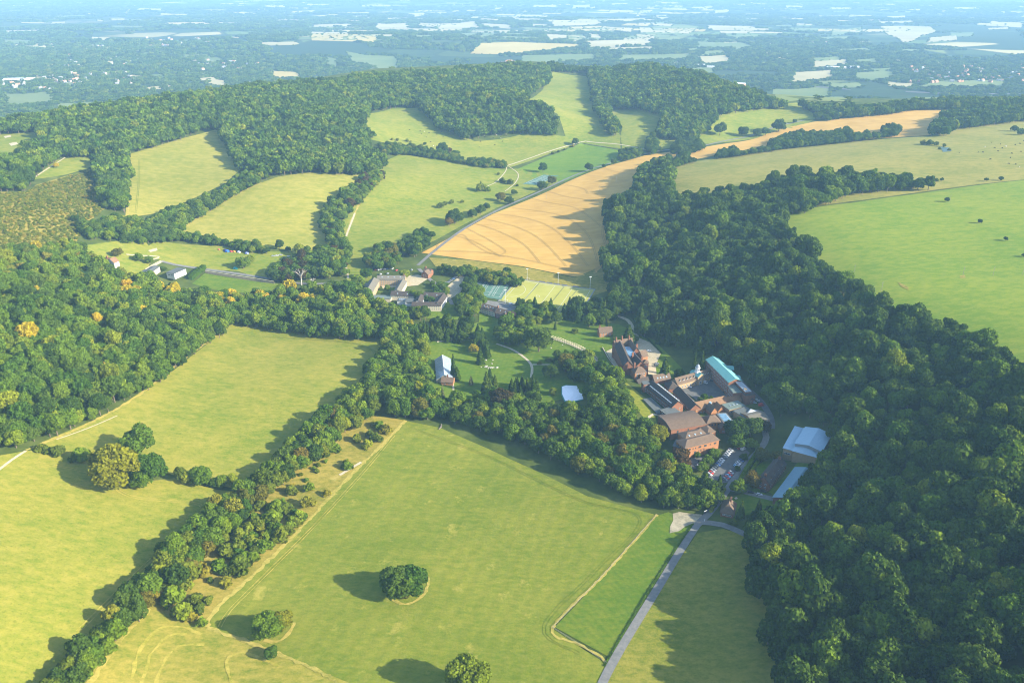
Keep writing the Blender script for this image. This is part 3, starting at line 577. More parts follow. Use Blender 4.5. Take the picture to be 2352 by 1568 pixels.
BELTS = [
 ('hedgerow_tree', 'tree in the long hedge running down between the left fields', [(800,895),(850,890),(866,924),(856,965),(806,994),(775,1020),(742,1054),(698,1086),(660,1116),(612,1140),(565,1175),(540,1230),(470,1292),(440,1334),(360,1404),(330,1424),(270,1484),(200,1564),(150,1630),(50,1630),(150,1515),(220,1435),(290,1355),(370,1265),(440,1205),(500,1145),(560,1105),(610,1068),(680,1000),(730,953),(782,918)], 6.4, (8, 13), 'mlldmslmsldmldsr', ()),
 ('hedgerow_tree', 'tree in the short hedge beside the yellowing tree clump', [(380,1082),(440,1075),(500,1090),(545,1098),(545,1132),(500,1124),(420,1114)], 6.5, (5, 8), 'mlsm', ()),
 ('hedgerow_tree', 'tree in the belt between the two hay fields', [(170,520),(260,492),(300,495),(330,505),(400,470),(480,452),(560,395),(600,395),(640,398),(620,408),(560,440),(500,478),(415,528),(440,552),(330,562),(280,556),(200,552)], 7.5, (8, 12), 'dmdml', ()),
 ('hedgerow_tree', 'tree in the row behind the camp meadow', [(335,525),(400,532),(470,538),(535,552),(588,550),(622,560),(622,584),(588,584),(535,574),(480,564),(400,554),(340,557)], 6.8, (7, 10.5), 'dmdm', ()),
 ('hedgerow_tree', 'tree in the belt between hay field and open pasture', [(588+p/4, 392+q/4) for p, q in ((950,40),(1160,-10),(1180,60),(1110,150),(990,280),(870,400),(810,480),(810,560),(790,640),(850,700),(860,800),(830,965),(640,995),(470,1005),(240,1045),(80,1000),(80,930),(240,850),(340,780),(360,720),(560,720),(640,680),(680,620),(590,560),(600,440),(580,335),(760,235),(780,175),(900,130))], 7.4, (8, 13), 'dmmdmlc', ()),
 ('hedgerow_tree', 'tree in the hedge across the far pasture', [(588+p/4, q/4) for p, q in ((1090,1300),(1280,1310),(1420,1330),(1540,1340),(1700,1390),(1850,1380),(1900,1460),(2100,1440),(2290,1490),(2290,1555),(2100,1550),(1900,1515),(1700,1475),(1420,1430),(1170,1440))], 7.2, (6.5, 11), 'dmdms', ()),
 ('hedgerow_tree', 'tree in the hedge between far wheat and dry field', [(1764+p/4, q/4) for p, q in ((0,1320),(200,1220),(400,1215),(620,1210),(720,1190),(790,1250),(920,1215),(940,1250),(1050,1230),(1060,1160),(1180,1150),(1235,1250),(1050,1280),(770,1310),(400,1350),(200,1370),(0,1400))], 7.5, (8, 13), 'ddmd', ()),
 ('hedgerow_tree', 'tree in the hedge between far wheat and dry field', [(1176+p/4, q/4) for p, q in ((1210,1530),(1350,1440),(1500,1440),(1560,1390),(1620,1400),(1640,1450),(1750,1440),(1860,1430),(1900,1380),(2030,1350),(2110,1390),(2352,1340),(2352,1400),(2100,1440),(1700,1490),(1480,1550),(1400,1575),(1200,1575))], 7.2, (7, 11), 'ddmd', ()),
 ('hedgerow_tree', 'tree in the copse at the narrow neck of the wheat field', [(1541,356),(1545,328),(1560,318),(1612,320),(1617,347),(1590,354)], 8, (9, 13), 'dd', ()),
 ('hedgerow_tree', 'tree in the copse at the narrow neck of the wheat field', [(1484,352),(1484,328),(1500,302),(1512,328),(1522,345),(1505,358)], 7.5, (9, 12), 'dm', ()),
 ('hedgerow_tree', 'tree in the copse at the narrow neck of the wheat field', [(1420,370),(1424,342),(1450,341),(1472,340),(1472,360),(1440,370)], 7.5, (9, 12), 'dm', ()),
 ('parkland_tree', 'tree in the belt between left field and the greenhouse lawn', [(885,778),(960,770),(980,808),(984,870),(998,900),(1002,958),(984,968),(930,960),(895,952),(868,928),(848,905),(838,870),(846,835),(878,812)], 7.8, (9, 14), 'mmldmmlm', ()),
 ('parkland_tree', 'tree in the belt above the big foreground field', [(1000,905),(1040,912),(1100,902),(1150,902),(1176,905),(1230,902),(1285,930),(1345,918),(1335,890),(1272,850),(1280,828),(1300,803),(1340,812),(1400,848),(1425,870),(1440,900),(1452,930),(1475,965),(1512,1020),(1536,1048),(1575,1066),(1606,1090),(1632,1118),(1650,1140),(1645,1156),(1622,1176),(1560,1174),(1543,1172),(1482,1158),(1403,1123),(1277,1066),(1176,1018),(1080,987),(1012,967),(1002,940)], 7.6, (8, 13), 'mdmdmlmdmdrmlmdl', ([(1280,882),(1330,880),(1352,903),(1345,927),(1288,930)],)),
 ('parkland_tree', 'tree beside the courtyard houses north of the pitch', [(836,618),(842,590),(868,556),(912,562),(922,600),(910,618),(870,622)], 8, (9, 13), 'mdmr', ()),
 ('parkland_tree', 'tree beside the courtyard houses north of the pitch', [(918,592),(920,556),(958,530),(1000,528),(1000,545),(962,592)], 8, (9, 13), 'dmd', ()),
 ('parkland_tree', 'tree beside the courtyard houses north of the pitch', [(1000,618),(1020,608),(1100,612),(1165,622),(1205,640),(1195,660),(1130,655),(1070,640),(1010,632)], 7.2, (7, 11), 'dmds', ()),
 ('parkland_tree', 'tree beside the courtyard houses north of the pitch', [(1054,730),(1052,690),(1068,640),(1092,632),(1106,660),(1112,700),(1100,728)], 7.5, (8, 12), 'dmdm', ()),
 ('parkland_tree', 'tree among the lawns behind the greenhouse', [(1140,790),(1145,745),(1200,688),(1262,700),(1290,730),(1240,752),(1210,795),(1160,796)], 7.5, (8, 12), 'dmdlm', ()),
 ('parkland_tree', 'tree among the lawns behind the greenhouse', [(1350,760),(1360,690),(1420,690),(1500,700),(1400,740)], 8, (8, 12), 'dm', ()),
 ('parkland_tree', 'tree beside the courtyard houses north of the pitch', [(940,735),(960,690),(1000,725),(1000,740)], 8, (8, 12), 'dm', ()),
 ('parkland_tree', 'tree beside the courtyard houses north of the pitch', [(988,668),(990,640),(1010,636),(1028,650),(1030,690),(1000,690)], 8, (6, 9), 'dmm', ()),
]
CONIFERS = [
 ('conifer in the dark row above the greenhouse lawn', [(948,792),(950,745),(975,728),(1020,722),(1060,725),(1100,735),(1125,790),(1130,830),(1095,838),(1075,795),(1000,790)], 9.5, (7, 10), ()),
 ('conifer in the dark stand between the pitch and the manor', [(1272,745),(1275,705),(1330,688),(1420,700),(1450,712),(1500,690),(1560,690),(1600,715),(1640,760),(1650,815),(1610,800),(1590,790),(1560,800),(1520,780),(1450,775),(1410,745),(1340,738)], 10, (8, 11), ([(1395,735),(1450,735),(1450,800),(1395,800)],)),
 ('conifer in the clump in front of the white pool cover', [(1105,905),(1108,862),(1140,850),(1140,905)], 6.5, (7, 10), ()),
 ('conifer in the clump in front of the white pool cover', [(1172,912),(1175,868),(1205,848),(1235,870),(1240,905)], 6, (5.5, 8), ()),
]
allw = []
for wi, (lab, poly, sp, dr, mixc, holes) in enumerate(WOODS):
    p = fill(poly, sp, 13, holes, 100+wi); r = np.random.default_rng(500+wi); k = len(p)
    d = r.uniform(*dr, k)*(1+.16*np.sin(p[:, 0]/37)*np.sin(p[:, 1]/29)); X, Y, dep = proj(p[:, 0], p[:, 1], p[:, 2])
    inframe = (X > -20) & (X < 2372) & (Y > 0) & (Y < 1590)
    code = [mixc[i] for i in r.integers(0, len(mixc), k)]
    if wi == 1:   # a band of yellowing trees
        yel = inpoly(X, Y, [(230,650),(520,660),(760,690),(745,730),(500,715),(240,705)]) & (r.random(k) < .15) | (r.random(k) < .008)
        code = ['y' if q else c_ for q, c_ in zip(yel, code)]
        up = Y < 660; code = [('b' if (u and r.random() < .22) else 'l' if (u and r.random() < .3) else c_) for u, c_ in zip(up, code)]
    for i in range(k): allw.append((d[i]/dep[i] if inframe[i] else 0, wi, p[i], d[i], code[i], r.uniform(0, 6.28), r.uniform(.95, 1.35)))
allw.sort(key=lambda a: -a[0])
LABW = [w_[0] for w_ in WOODS]
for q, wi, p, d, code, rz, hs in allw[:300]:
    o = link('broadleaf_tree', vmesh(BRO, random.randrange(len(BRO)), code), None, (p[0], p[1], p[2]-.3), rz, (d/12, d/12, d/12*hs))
    lab = LABW[wi]
    if code == 'y': lab = 'yellow autumn tree standing among the green trees of the left wood'
    tag(o, lab, 'tree', 'broadleaf trees of the two near woods')

def scatter(name, pts, pool):
    """pts rows: x y z scale height-scale rotation index; one object whose points carry copies of the pool's meshes"""
    pts = np.array(pts); hid = bpy.data.collections.new(name+'_sources')
    for i, me in enumerate(pool):
        o = bpy.data.objects.new('%s_source_%02d' % (name, i), me); hid.objects.link(o)
    me = bpy.data.meshes.new(name); me.vertices.add(len(pts)); me.vertices.foreach_set('co', pts[:, :3].ravel().astype(np.float32))
    for an, typ, data in (('size', 'FLOAT_VECTOR', np.column_stack([pts[:, 3], pts[:, 3], pts[:, 3]*pts[:, 4]])), ('turn', 'FLOAT', pts[:, 5]), ('pick', 'INT', pts[:, 6].astype(np.int32))):
        a = me.attributes.new(an, typ, 'POINT')
        if typ == 'FLOAT_VECTOR': a.data.foreach_set('vector', data.ravel().astype(np.float32))
        else: a.data.foreach_set('value', data.astype(np.float32) if typ == 'FLOAT' else data)
    o = link(name, me); g = bpy.data.node_groups.new(name, 'GeometryNodeTree')
    g.interface.new_socket('Geometry', in_out='INPUT', socket_type='NodeSocketGeometry'); g.interface.new_socket('Geometry', in_out='OUTPUT', socket_type='NodeSocketGeometry')
    N = g.nodes; L = g.links; gi = N.new('NodeGroupInput'); go = N.new('NodeGroupOutput')
    ip = N.new('GeometryNodeInstanceOnPoints'); ci = N.new('GeometryNodeCollectionInfo'); ci.inputs['Collection'].default_value = hid
    ci.inputs['Separate Children'].default_value = True; ci.inputs['Reset Children'].default_value = True; ip.inputs['Pick Instance'].default_value = True
    def attr(n, t):
        a = N.new('GeometryNodeInputNamedAttribute'); a.data_type = t; a.inputs[0].default_value = n
        return a.outputs[0]
    cx = N.new('ShaderNodeCombineXYZ'); L.new(attr('turn', 'FLOAT'), cx.inputs[2]); rt = N.new('FunctionNodeEulerToRotation'); L.new(cx.outputs[0], rt.inputs[0])
    L.new(gi.outputs[0], ip.inputs['Points']); L.new(ci.outputs[0], ip.inputs['Instance']); L.new(attr('pick', 'INT'), ip.inputs['Instance Index'])
    L.new(rt.outputs[0], ip.inputs['Rotation']); L.new(attr('size', 'FLOAT_VECTOR'), ip.inputs['Scale']); L.new(ip.outputs[0], go.inputs[0])
    md = o.modifiers.new('trees', 'NODES'); md.node_group = g; return tag(o, kind='stuff')
codes = 'dmlyb'
pool = [vmesh(BRO, k, c_) for c_ in codes for k in (0, 2, 3)]+[vmesh(BROF, k, c_) for c_ in codes for k in (0, 1, 2)]
rows = []; nfar = 0
for q, wi, p, d, code, rz, hs in allw[300:]:
    far = p[1] > 1150; k = codes.index(code)*3+random.randrange(3)+(15 if far else 0)
    rows.append((p[0], p[1], p[2]-.3, d/12, hs, rz, k))
scatter('woodland', rows, pool)
cnt = {}; found = {}
for bi, (nm, lab, poly, sp, dr, mixc, holes) in enumerate(BELTS):
    p = fill(poly, sp, 9, holes, 200+bi, .85); r = np.random.default_rng(700+bi)
    for q in p:
        X, Y, dep = proj(*q); d = r.uniform(*dr); vis = d/dep if (0 < X < 2352 and 0 < Y < 1580) else 0
        found.setdefault(nm, []).append((vis, (q[0], q[1], q[2]-.3), d, mixc[r.integers(0, len(mixc))], r.uniform(0, 6.28), r.uniform(.85, 1.15), int(r.integers(0, 5)), lab))
for nm, lst in found.items():
    lst.sort(key=lambda a: -a[0]); cnt[nm] = len(lst)
    for vis, q, d, code, rz, hs, k, lab in lst[:260]:
        tag(link(nm, vmesh(BRO, k, code), None, q, rz, (d/12, d/12, d/12*hs)), lab, 'tree', 'trees'+lab[4:])
    pool = [vmesh(BRO, k, c_) for c_ in 'dmlsrc' for k in (0, 2, 4)]
    scatter({'hedgerow_tree': 'hedgerow_foliage', 'parkland_tree': 'parkland_foliage'}[nm], [(*q, d/12, hs, rz, 'dmlsrc'.index(code)*3+k % 3) for vis, q, d, code, rz, hs, k, lab in lst[260:]], pool)
for bi, (lab, poly, sp, dr, holes) in enumerate(CONIFERS):
    p = fill(poly, sp, 15, holes, 300+bi, .85); r = np.random.default_rng(800+bi)
    for q in p:
        d = r.uniform(*dr); me = CON[int(r.integers(0, 3))] if r.random() < .8 else COL
        if bi < 2 and r.random() < .45:
            tag(link('parkland_tree', vmesh(BRO, int(r.integers(0, 5)), 'dmdd'[r.integers(0, 4)]), None, (q[0], q[1], q[2]-.3), r.uniform(0, 6.28), (d/9, d/9, d/9*r.uniform(.9, 1.1))), 'broadleaf tree mixed into'+lab[11:] if lab.startswith('conifer in ') else lab, 'tree', 'trees'+lab[7:]); continue
        tag(link('conifer_tree', me, None, (q[0], q[1], q[2]-.3), r.uniform(0, 6.28), (d/8.4, d/8.4, d/8.4*r.uniform(.85, 1.2))), lab, 'conifer', 'conifers'+lab[7:])
    cnt['conifer'] = cnt.get('conifer', 0)+len(p)
print('TREES', len(allw), cnt)
# rough scrub on the far left slope: nobody could count the bushes
SCR = [(-90,442),(60,442),(82,425),(150,405),(212,388),(232,440),(240,480),(190,530),(172,562),(60,564),(-90,568)]
p = fill(SCR, 5.0, 2, (), 401); r = np.random.default_rng(402)
pool = [vmesh(SHR, k, c_) for c_ in 'bs' for k in range(3)]
scatter('scrub', [(q[0], q[1], q[2]-.3, r.uniform(.55, 1.0), r.uniform(.6, .9), r.uniform(0, 6.28), int(r.integers(0, 3))+(3 if r.random() < .28 else 0)) for q in p], pool)
# ------------------------------------------------------------------ the far plain
PF = {'p': plain_mat('stubble', (.30, .26, .12), (.40, .34, .18), .004), 'g': plain_mat('far_grass', (.10, .14, .03), (.15, .18, .045), .004), 'y': plain_mat('ripe_corn', (.36, .27, .07), (.44, .34, .11), .004)}
BOX = '''p32,78,102,105 p208,252,86,93 p254,290,43,47 p360,432,32,37 p540,588,29,33 p113,150,51,55 p220,238,46,50 p520,550,85,88 g0,70,92,101 g420,480,126,131 g467,512,133,144 p478,520,184,197 p373,395,195,203 p333,370,200,207
p455,498,179,187 g0,125,214,239 g122,300,235,250 g148,170,190,198 p0,110,70,75 g120,200,36,41 g250,330,60,64 p300,380,20,24
y709,869,80,96 p739,804,75,83 p858,942,54,66 p953,1013,54,62 p1003,1100,52,69 p1104,1180,56,65 y620,690,165,180 g798,915,124,151 g750,773,132,152 p598,688,97,105 p825,900,12,16 p684,727,25,29 p637,695,46,50 p885,920,43,47 p930,980,31,36
p988,1033,29,33 p1023,1083,45,49 p1093,1150,44,49 p1133,1158,18,22 p1148,1200,38,42 p700,760,10,14 p600,660,14,18 p780,830,30,33 p860,1010,66,72 g700,800,62,66
p1301,1476,43,51 p1268,1383,46,59 p1176,1261,35,41 p1176,1254,43,49 p1460,1596,65,77 p1371,1455,63,72 p1251,1326,66,72 p1251,1346,81,94 p1348,1384,79,88 p1452,1512,80,90 p1341,1501,92,108 p1388,1506,109,115
g1184,1371,126,142 g1388,1576,125,139 g1551,1640,157,169 g1596,1726,97,113 g1576,1606,112,118 g1606,1666,116,127 p1605,1676,129,146 p1606,1738,60,71 p1686,1706,66,71 p1641,1677,23,30 p1396,1458,24,29 p1463,1498,24,31 p1221,1283,12,19
p1308,1358,12,20 p1491,1548,54,60 p1636,1681,39,42 p1578,1636,17,21 p1400,1440,8,12 p1500,1560,5,9
p2122,2198,84,96 g1905,1980,66,80 g2180,2235,75,85 g1922,1998,112,119 g2060,2115,114,119 g1862,1934,132,140 p1852,1946,138,153 g1952,2014,136,145 g1962,2060,164,183 g1970,2052,158,164 p1816,1912,164,187 g1898,1982,191,203
g1764,1905,202,234 g1866,1950,222,234 g2100,2310,185,199 g2098,2170,224,233 p2030,2104,190,200 p1800,1850,14,18 p1900,1960,18,22 p2000,2060,10,13 p2180,2260,17,20 p2080,2120,22,25 p2270,2320,64,68 p2260,2352,50,62'''.split()
farpoly = []
rr = np.random.default_rng(9)
for _ in range(210):
    y = rr.uniform(5, 88)**1.0; x = np.clip(rr.normal(1350, 620), 20, 2340) if rr.random() < .75 else rr.uniform(0, 2352)
    if (x < 640 and y > 60) or (2000 < x and y > 55): continue
    w_ = rr.uniform(18, 80)*(.6+y/80); h_ = (.9+y*.055)*rr.uniform(.7, 1.4); BOX.append('%s%.0f,%.0f,%.1f,%.1f' % ('ppyg'[rr.integers(0, 4)] if y < 70 else 'gpg'[rr.integers(0, 3)], x, x+w_, y, y+h_))
for b in BOX:
    x0, x1, y0, y1 = [float(v) for v in b[1:].split(',')]; wd = x1-x0; sh = wd*rr.uniform(-.12, .12)
    hh = y1-y0; tilt = hh*rr.uniform(-.25, .25)
    a1, a2, a3, a4 = rr.uniform(.0, .16, 4)
    poly = [(x0+wd*a1, y1-tilt), (x0+wd*.55, y1+hh*rr.uniform(-.1, .05)), (x1-wd*a2, y1+tilt), (x1, y0+hh*rr.uniform(.3, .7)), (x1-wd*a3+sh, y0+tilt), (x0+wd*rr.uniform(.35, .6)+sh, y0-hh*rr.uniform(-.15, .05)), (x0+wd*a4+sh, y0-tilt)]
    w_ = GW(poly)
    if np.hypot(*(w_.max(0)-w_.min(0))) > 9000: continue
    sheet('distant_field', w_, PF[b[0]], 1.2, 60); farpoly.append(w_)
w_ = GW([(1080,124),(1090,112),(1105,100),(1180,97),(1325,102),(1334,108),(1250,118),(1180,126)]); sheet('distant_field', w_, PF['y'], 1.2, 60); farpoly.append(w_)
w_ = GW([(2022,61),(2075,60),(2138,62),(2152,74),(2118,82),(2110,88),(2090,97),(2075,98),(2062,90),(2035,78)]); sheet('distant_field', w_, PF['p'], 1.2, 60); farpoly.append(w_)
strip('road', [(1776,190),(1840,197),(1900,203),(1954,207)], 26, M_asph, 2, 40)
strip('road', [(2080,212),(2200,217),(2370,218)], 26, M_asph, 2, 40)

def vnoise(X, Y, s, seed):
    r = np.random.default_rng(seed); T = r.random((256, 256)); x = X/s; y = Y/s; xi = np.floor(x).astype(int); yi = np.floor(y).astype(int)
    u = x-xi; v = y-yi; u = u*u*(3-2*u); v = v*v*(3-2*v); g = lambda a, b: T[a % 256, b % 256]
    return (g(xi, yi)*(1-u)+g(xi+1, yi)*u)*(1-v)+(g(xi, yi+1)*(1-u)+g(xi+1, yi+1)*u)*v
def copse(name, seed, mat):
    """a small stand of crowns growing into one another"""
    r = np.random.default_rng(seed); q = []
    for i in range(7):
        R_ = r.uniform(3.2, 5.5); c = np.array([r.uniform(-9, 9), r.uniform(-7, 7), R_*r.uniform(.9, 1.35)]); v = unit(r.normal(0, 1, (70, 3))); v[:, 2] = np.abs(v[:, 2])-.25
        q.append(sprays(c+v*R_*r.uniform(.85, 1.1, (70, 1)), v, 1.5, r, .5)); q.append(ellipsoid(*c[:2], c[2]*.9, R_*.8, R_*.8, R_*.95, 7, 4))
    q = np.concatenate(q); return fast_quads(name, q, mat, None, r.uniform(.15, .85, len(q)))
CP_ = [copse('copse', 5+i, m_) for i, m_ in enumerate((L_DARK, L_MID, L_DARK, L_MID))]
Yr = np.exp(rr.uniform(math.log(1850), math.log(17000), 85000)); Xr = rr.uniform(-1, 1, 85000)*(.70*Yr+250)
cr = np.interp(Xr, CREST[:, 0], CREST[:, 1]); k = Yr > cr+420
nz = .55*vnoise(Xr, Yr, 900, 1)+.3*vnoise(Xr, Yr*1.6, 330, 2)+.15*vnoise(Xr, Yr, 120, 3)
thr = .425+.05*np.clip((Xr/Yr), -.4, .4)/.4-.06*np.exp(-((Yr-3000)/1500)**2)
k &= nz > thr
for f in farpoly: k &= ~inpoly(Xr, Yr, f)
X, Y = Xr[k], Yr[k]; s = np.clip(Y/3600, .75, 2.2)*rr.uniform(.7, 1.25, len(X))
rows = [(x, y, z-.5, a, rr.uniform(.75, 1.1)/max(1, a*.75), rr.uniform(0, 6.28), rr.integers(0, 4)) for x, y, z, a in zip(X, Y, H(X, Y), s)]
for f in farpoly:      # hedges round the fields
    for i in range(len(f)):
        a, b = f[i], f[(i+1) % len(f)]; ln = np.hypot(*(b-a)); st = 26+.004*a[1]
        if rr.random() < .25: continue
        for t in np.arange(0, 1, st/max(ln, st)):
            if rr.random() < .35: continue
            p = a+(b-a)*t; sz = rr.uniform(.35, .75)*max(1, p[1]/7000); rows.append((p[0], p[1], float(H(*p))-.5, sz, .8, rr.uniform(0, 6.28), rr.integers(0, 4)))
scatter('distant_woodland', rows, CP_); print('PLAIN', len(rows))

# small houses of the towns on the plain
WHITE_W = plain_mat('house_render', (.52, .49, .43)); ROOF_T = plain_mat('house_tiles', (.33, .17, .10), (.42, .24, .15), .4); ROOF_S = plain_mat('house_slates', (.22, .22, .23), (.32, .32, .33), .4); BRICKW = plain_mat('house_brick', (.42, .22, .14), (.5, .28, .18), 1.0)
GLASS_D = plain_mat('house_glass', (.05, .06, .07), None, rough=.2, spec=.5)
def house_mesh(wall, roof):
    a, b, h, r_, o = 6.0, 4.2, 5.2, 3.4, .5
    V = [(-a, -b, -1), (a, -b, -1), (a, b, -1), (-a, b, -1), (-a, -b, h), (a, -b, h), (a, b, h), (-a, b, h), (-a, 0, h+r_), (a, 0, h+r_)]
    F_ = [(0, 1, 5, 4), (1, 2, 6, 9, 5), (2, 3, 7, 6), (3, 0, 4, 8, 7)]; mi = [0]*4
    k = len(V); V += [(-a-o, -b-o, h-.35), (a+o, -b-o, h-.35), (a+o, 0, h+r_+.12), (-a-o, 0, h+r_+.12), (-a-o, b+o, h-.35), (a+o, b+o, h-.35)]
    F_ += [(k, k+1, k+2, k+3), (k+3, k+2, k+5, k+4)]; mi += [1, 1]
    for x in (-3.6, 0, 3.6):
        for z in (1.2, 3.7):
            for y, s_ in ((-b-.04, 1), (b+.04, -1)):
                k = len(V); V += [(x-.7*s_, y, z), (x+.7*s_, y, z), (x+.7*s_, y, z+1.2), (x-.7*s_, y, z+1.2)]; F_.append((k, k+1, k+2, k+3)); mi.append(2)
    k = len(V); V += [(x, y, z) for z in (h+r_*.4, h+r_+1.4) for x, y in ((3.4, .4), (4.4, .4), (4.4, 1.3), (3.4, 1.3))]
    F_ += [(k+4, k+5, k+6, k+7), (k, k+1, k+5, k+4), (k+1, k+2, k+6, k+5), (k+2, k+3, k+7, k+6), (k+3, k, k+4, k+7)]; mi += [1]*5
    return mesh('village_house', V, F_, [wall, roof, GLASS_D], mi)
HM = [house_mesh(WHITE_W, ROOF_T), house_mesh(WHITE_W, ROOF_S), house_mesh(BRICKW, ROOF_T)]
TOWNS = [((100, 322), (168, 196), 46, 'pale house among trees in the town nearest beyond the left ridge'), ((0, 60), (184, 202), 12, 'pale house among trees in the town nearest beyond the left ridge'), ((90, 150), (203, 211), 10, 'pale house among trees in the town nearest beyond the left ridge'),
         ((130, 330), (128, 160), 26, 'scattered pale house in the wooded plain on the left'), ((200, 300), (104, 118), 16, 'small pale house in the far hazy village on the left plain'), ((300, 480), (88, 112), 44, 'small pale house in the far hazy village on the left plain'),
         ((440, 600), (138, 162), 36, 'pale house in the village left of the wooded rise'), ((2070, 2350), (150, 196), 78, 'brown roofed house in the hazy suburb at far right'), ((1860, 1960), (98, 104), 10, 'pale house in the row beyond the right plain meadows'), ((1150, 1180), (146, 150), 6, 'pale house half hidden behind the central ridge')]
for (x0, x1), (y0, y1), n_, lab in TOWNS:
    for i in range(n_):
        x = rr.uniform(x0, x1); y = rr.uniform(y0, y1) if i % 3 else y0+(y1-y0)*(.5+.3*math.sin(x/19)); q = g1(x, y)
        me = HM[2 if 'brown' in lab and rr.random() < .5 else int(rr.integers(0, 2))]
        tag(link('village_house', me, None, (q[0], q[1], q[2]-.2), rr.choice([.5, 2.0, 1.1, 2.7])+rr.uniform(-.2, .2), rr.uniform(.8, 1.25)), lab, 'house', 'houses of the towns on the far plain')
def shed(name, px, ln, wd, h, rz, lab, mats):
    q = g1(*px); e = empty(name, (q[0], q[1], q[2]), lab, 'building', rz=rz)
    link('wall', mesh('wall', [(x, y, z) for z in (-2, h) for x, y in ((-ln, -wd), (ln, -wd), (ln, wd), (-ln, wd))], [(0, 1, 5, 4), (1, 2, 6, 5), (2, 3, 7, 6), (3, 0, 4, 7)], mats[0]), e)
    V = [(-ln-.6, -wd-.6, h-.2), (ln+.6, -wd-.6, h-.2), (ln+.6, 0, h+2.4), (-ln-.6, 0, h+2.4), (ln+.6, wd+.6, h-.2), (-ln-.6, wd+.6, h-.2)]
    link('roof', mesh('roof', V, [(0, 1, 2, 3), (3, 2, 4, 5), (0, 3, 5), (1, 4, 2)], mats[1]), e)
METAL = plain_mat('pale_metal', (.55, .56, .57), (.66, .67, .68), .05, .5)
shed('warehouse', (45, 186), 52, 26, 9, .25, 'long pale warehouse in the town at far left', (WHITE_W, METAL))
shed('warehouse', (1606, 152), 24, 11, 6, .1, 'long white roofed sheds beyond the right ridge', (WHITE_W, METAL))
shed('warehouse', (1632, 156), 16, 9, 6, -.2, 'smaller white roofed shed beyond the right ridge', (WHITE_W, METAL))
shed('warehouse', (1920, 158), 40, 10, 7, -.1, 'low white works buildings between green fields on the right plain', (WHITE_W, METAL))
shed('warehouse', (1962, 157), 18, 10, 7, -.1, 'white works shed right of the low white works buildings', (WHITE_W, METAL))
shed('farm_barn', (1697, 198), 14, 7, 6, -.5, 'red brick barn at the edge of the far right ridge wood', (BRICKW, METAL))
# ------------------------------------------------------------------ buildings
def brick(name, c1, c2):
    return plain_mat(name, tuple(x*.68 for x in c1), tuple(x*.68 for x in c2), .9, .9, .15)
BRICK_O = brick('brick_orange', (.42, .19, .085), (.50, .25, .12)); BRICK_R = brick('brick_red', (.26, .12, .075), (.36, .17, .10)); BRICK_B = brick('brick_buff', (.44, .31, .17), (.52, .38, .22))
WHITE = plain_mat('white_paint', (.60, .60, .58)); CREAM = plain_mat('cream_render', (.42, .37, .26), (.48, .43, .31), .5)
def tile_mat(name, c1, c2, rot=0):
    c1, c2 = (c1[0]*.52, c1[1]*.57, c1[2]*.58), (c2[0]*.52, c2[1]*.57, c2[2]*.58)
    m, t, N, L = nt(name); g = N.new('ShaderNodeNewGeometry').outputs['Position']
    a = noise(N, L, g, .5, 5, .7).outputs[0]; b = noise(N, L, g, 2.6, 3, .6).outputs[0]
    v = math_n(N, L, 'ADD', math_n(N, L, 'MULTIPLY', a, .6), math_n(N, L, 'MULTIPLY', b, .4)); r = ramp(N, [(.34, c1), (.64, c2)]); L.new(v, r.inputs[0])
    finish(N, L, r.outputs[0], .85, b, .2, .08); return m
T_BROWN = tile_mat('tiles_brown', (.20, .125, .085), (.29, .19, .13)); T_DARK = tile_mat('tiles_dark', (.085, .062, .052), (.14, .105, .085)); T_RED = tile_mat('tiles_red', (.30, .155, .085), (.42, .235, .13))
T_GREY = tile_mat('tiles_grey', (.22, .185, .14), (.30, .255, .20)); FELT = tile_mat('roof_felt', (.15, .155, .15), (.22, .225, .215)); FELT_G = tile_mat('roof_felt_green', (.20, .25, .22), (.27, .31, .27))
COPPER = tile_mat('copper_green', (.24, .60, .54), (.36, .74, .66)); STEEL = tile_mat('roof_steel', (.52, .70, .84), (.64, .82, .95)); STEEL_D = tile_mat('roof_steel_dark', (.27, .42, .5), (.35, .5, .58)); LEAD = tile_mat('lead', (.42, .45, .5), (.55, .58, .62))
GLASS = plain_mat('window_glass', (.05, .065, .075), None, rough=.12, spec=.6); GLASS_B = plain_mat('roof_glass', (.10, .20, .30), (.16, .28, .38), .5, .15, .7)
DARKW = plain_mat('dark_timber', (.05, .04, .035))
def quadbox(x0, x1, y0, y1, z0, z1): return [(x, y, z) for z in (z0, z1) for x, y in ((x0, y0), (x1, y0), (x1, y1), (x0, y1))], [(3, 2, 1, 0), (4, 5, 6, 7), (0, 1, 5, 4), (1, 2, 6, 5), (2, 3, 7, 6), (3, 0, 4, 7)]
def boxes(name, lst, mats, mi=None):
    V, F_, M = [], [], []
    for i, b in enumerate(lst):
        v, f = quadbox(*b[:6]); k = len(V); V += v; F_ += [tuple(a+k for a in q) for q in f]; M += [b[6] if len(b) > 6 else 0]*6
    return mesh(name, V, F_, mats, M)
WIN = boxes('window', [(-.5, .5, -.03, .05, 0, 1, 0), (-.42, -.04, -.05, -.031, .08, .92, 1), (.04, .42, -.05, -.031, .08, .92, 1)], [WHITE, GLASS])
WIND = boxes('window_dark', [(-.5, .5, -.02, .05, 0, 1, 0), (-.46, -.02, -.04, -.021, .05, .95, 1), (.02, .46, -.04, -.021, .05, .95, 1)], [DARKW, GLASS])
class Wing: pass
def building(name, label, cat, px, h=0):
    """an Empty on the ground under a building"""
    q = P(*px, h); e = empty(name, (q[0], q[1], float(H(q[0], q[1]))), label, cat); return e
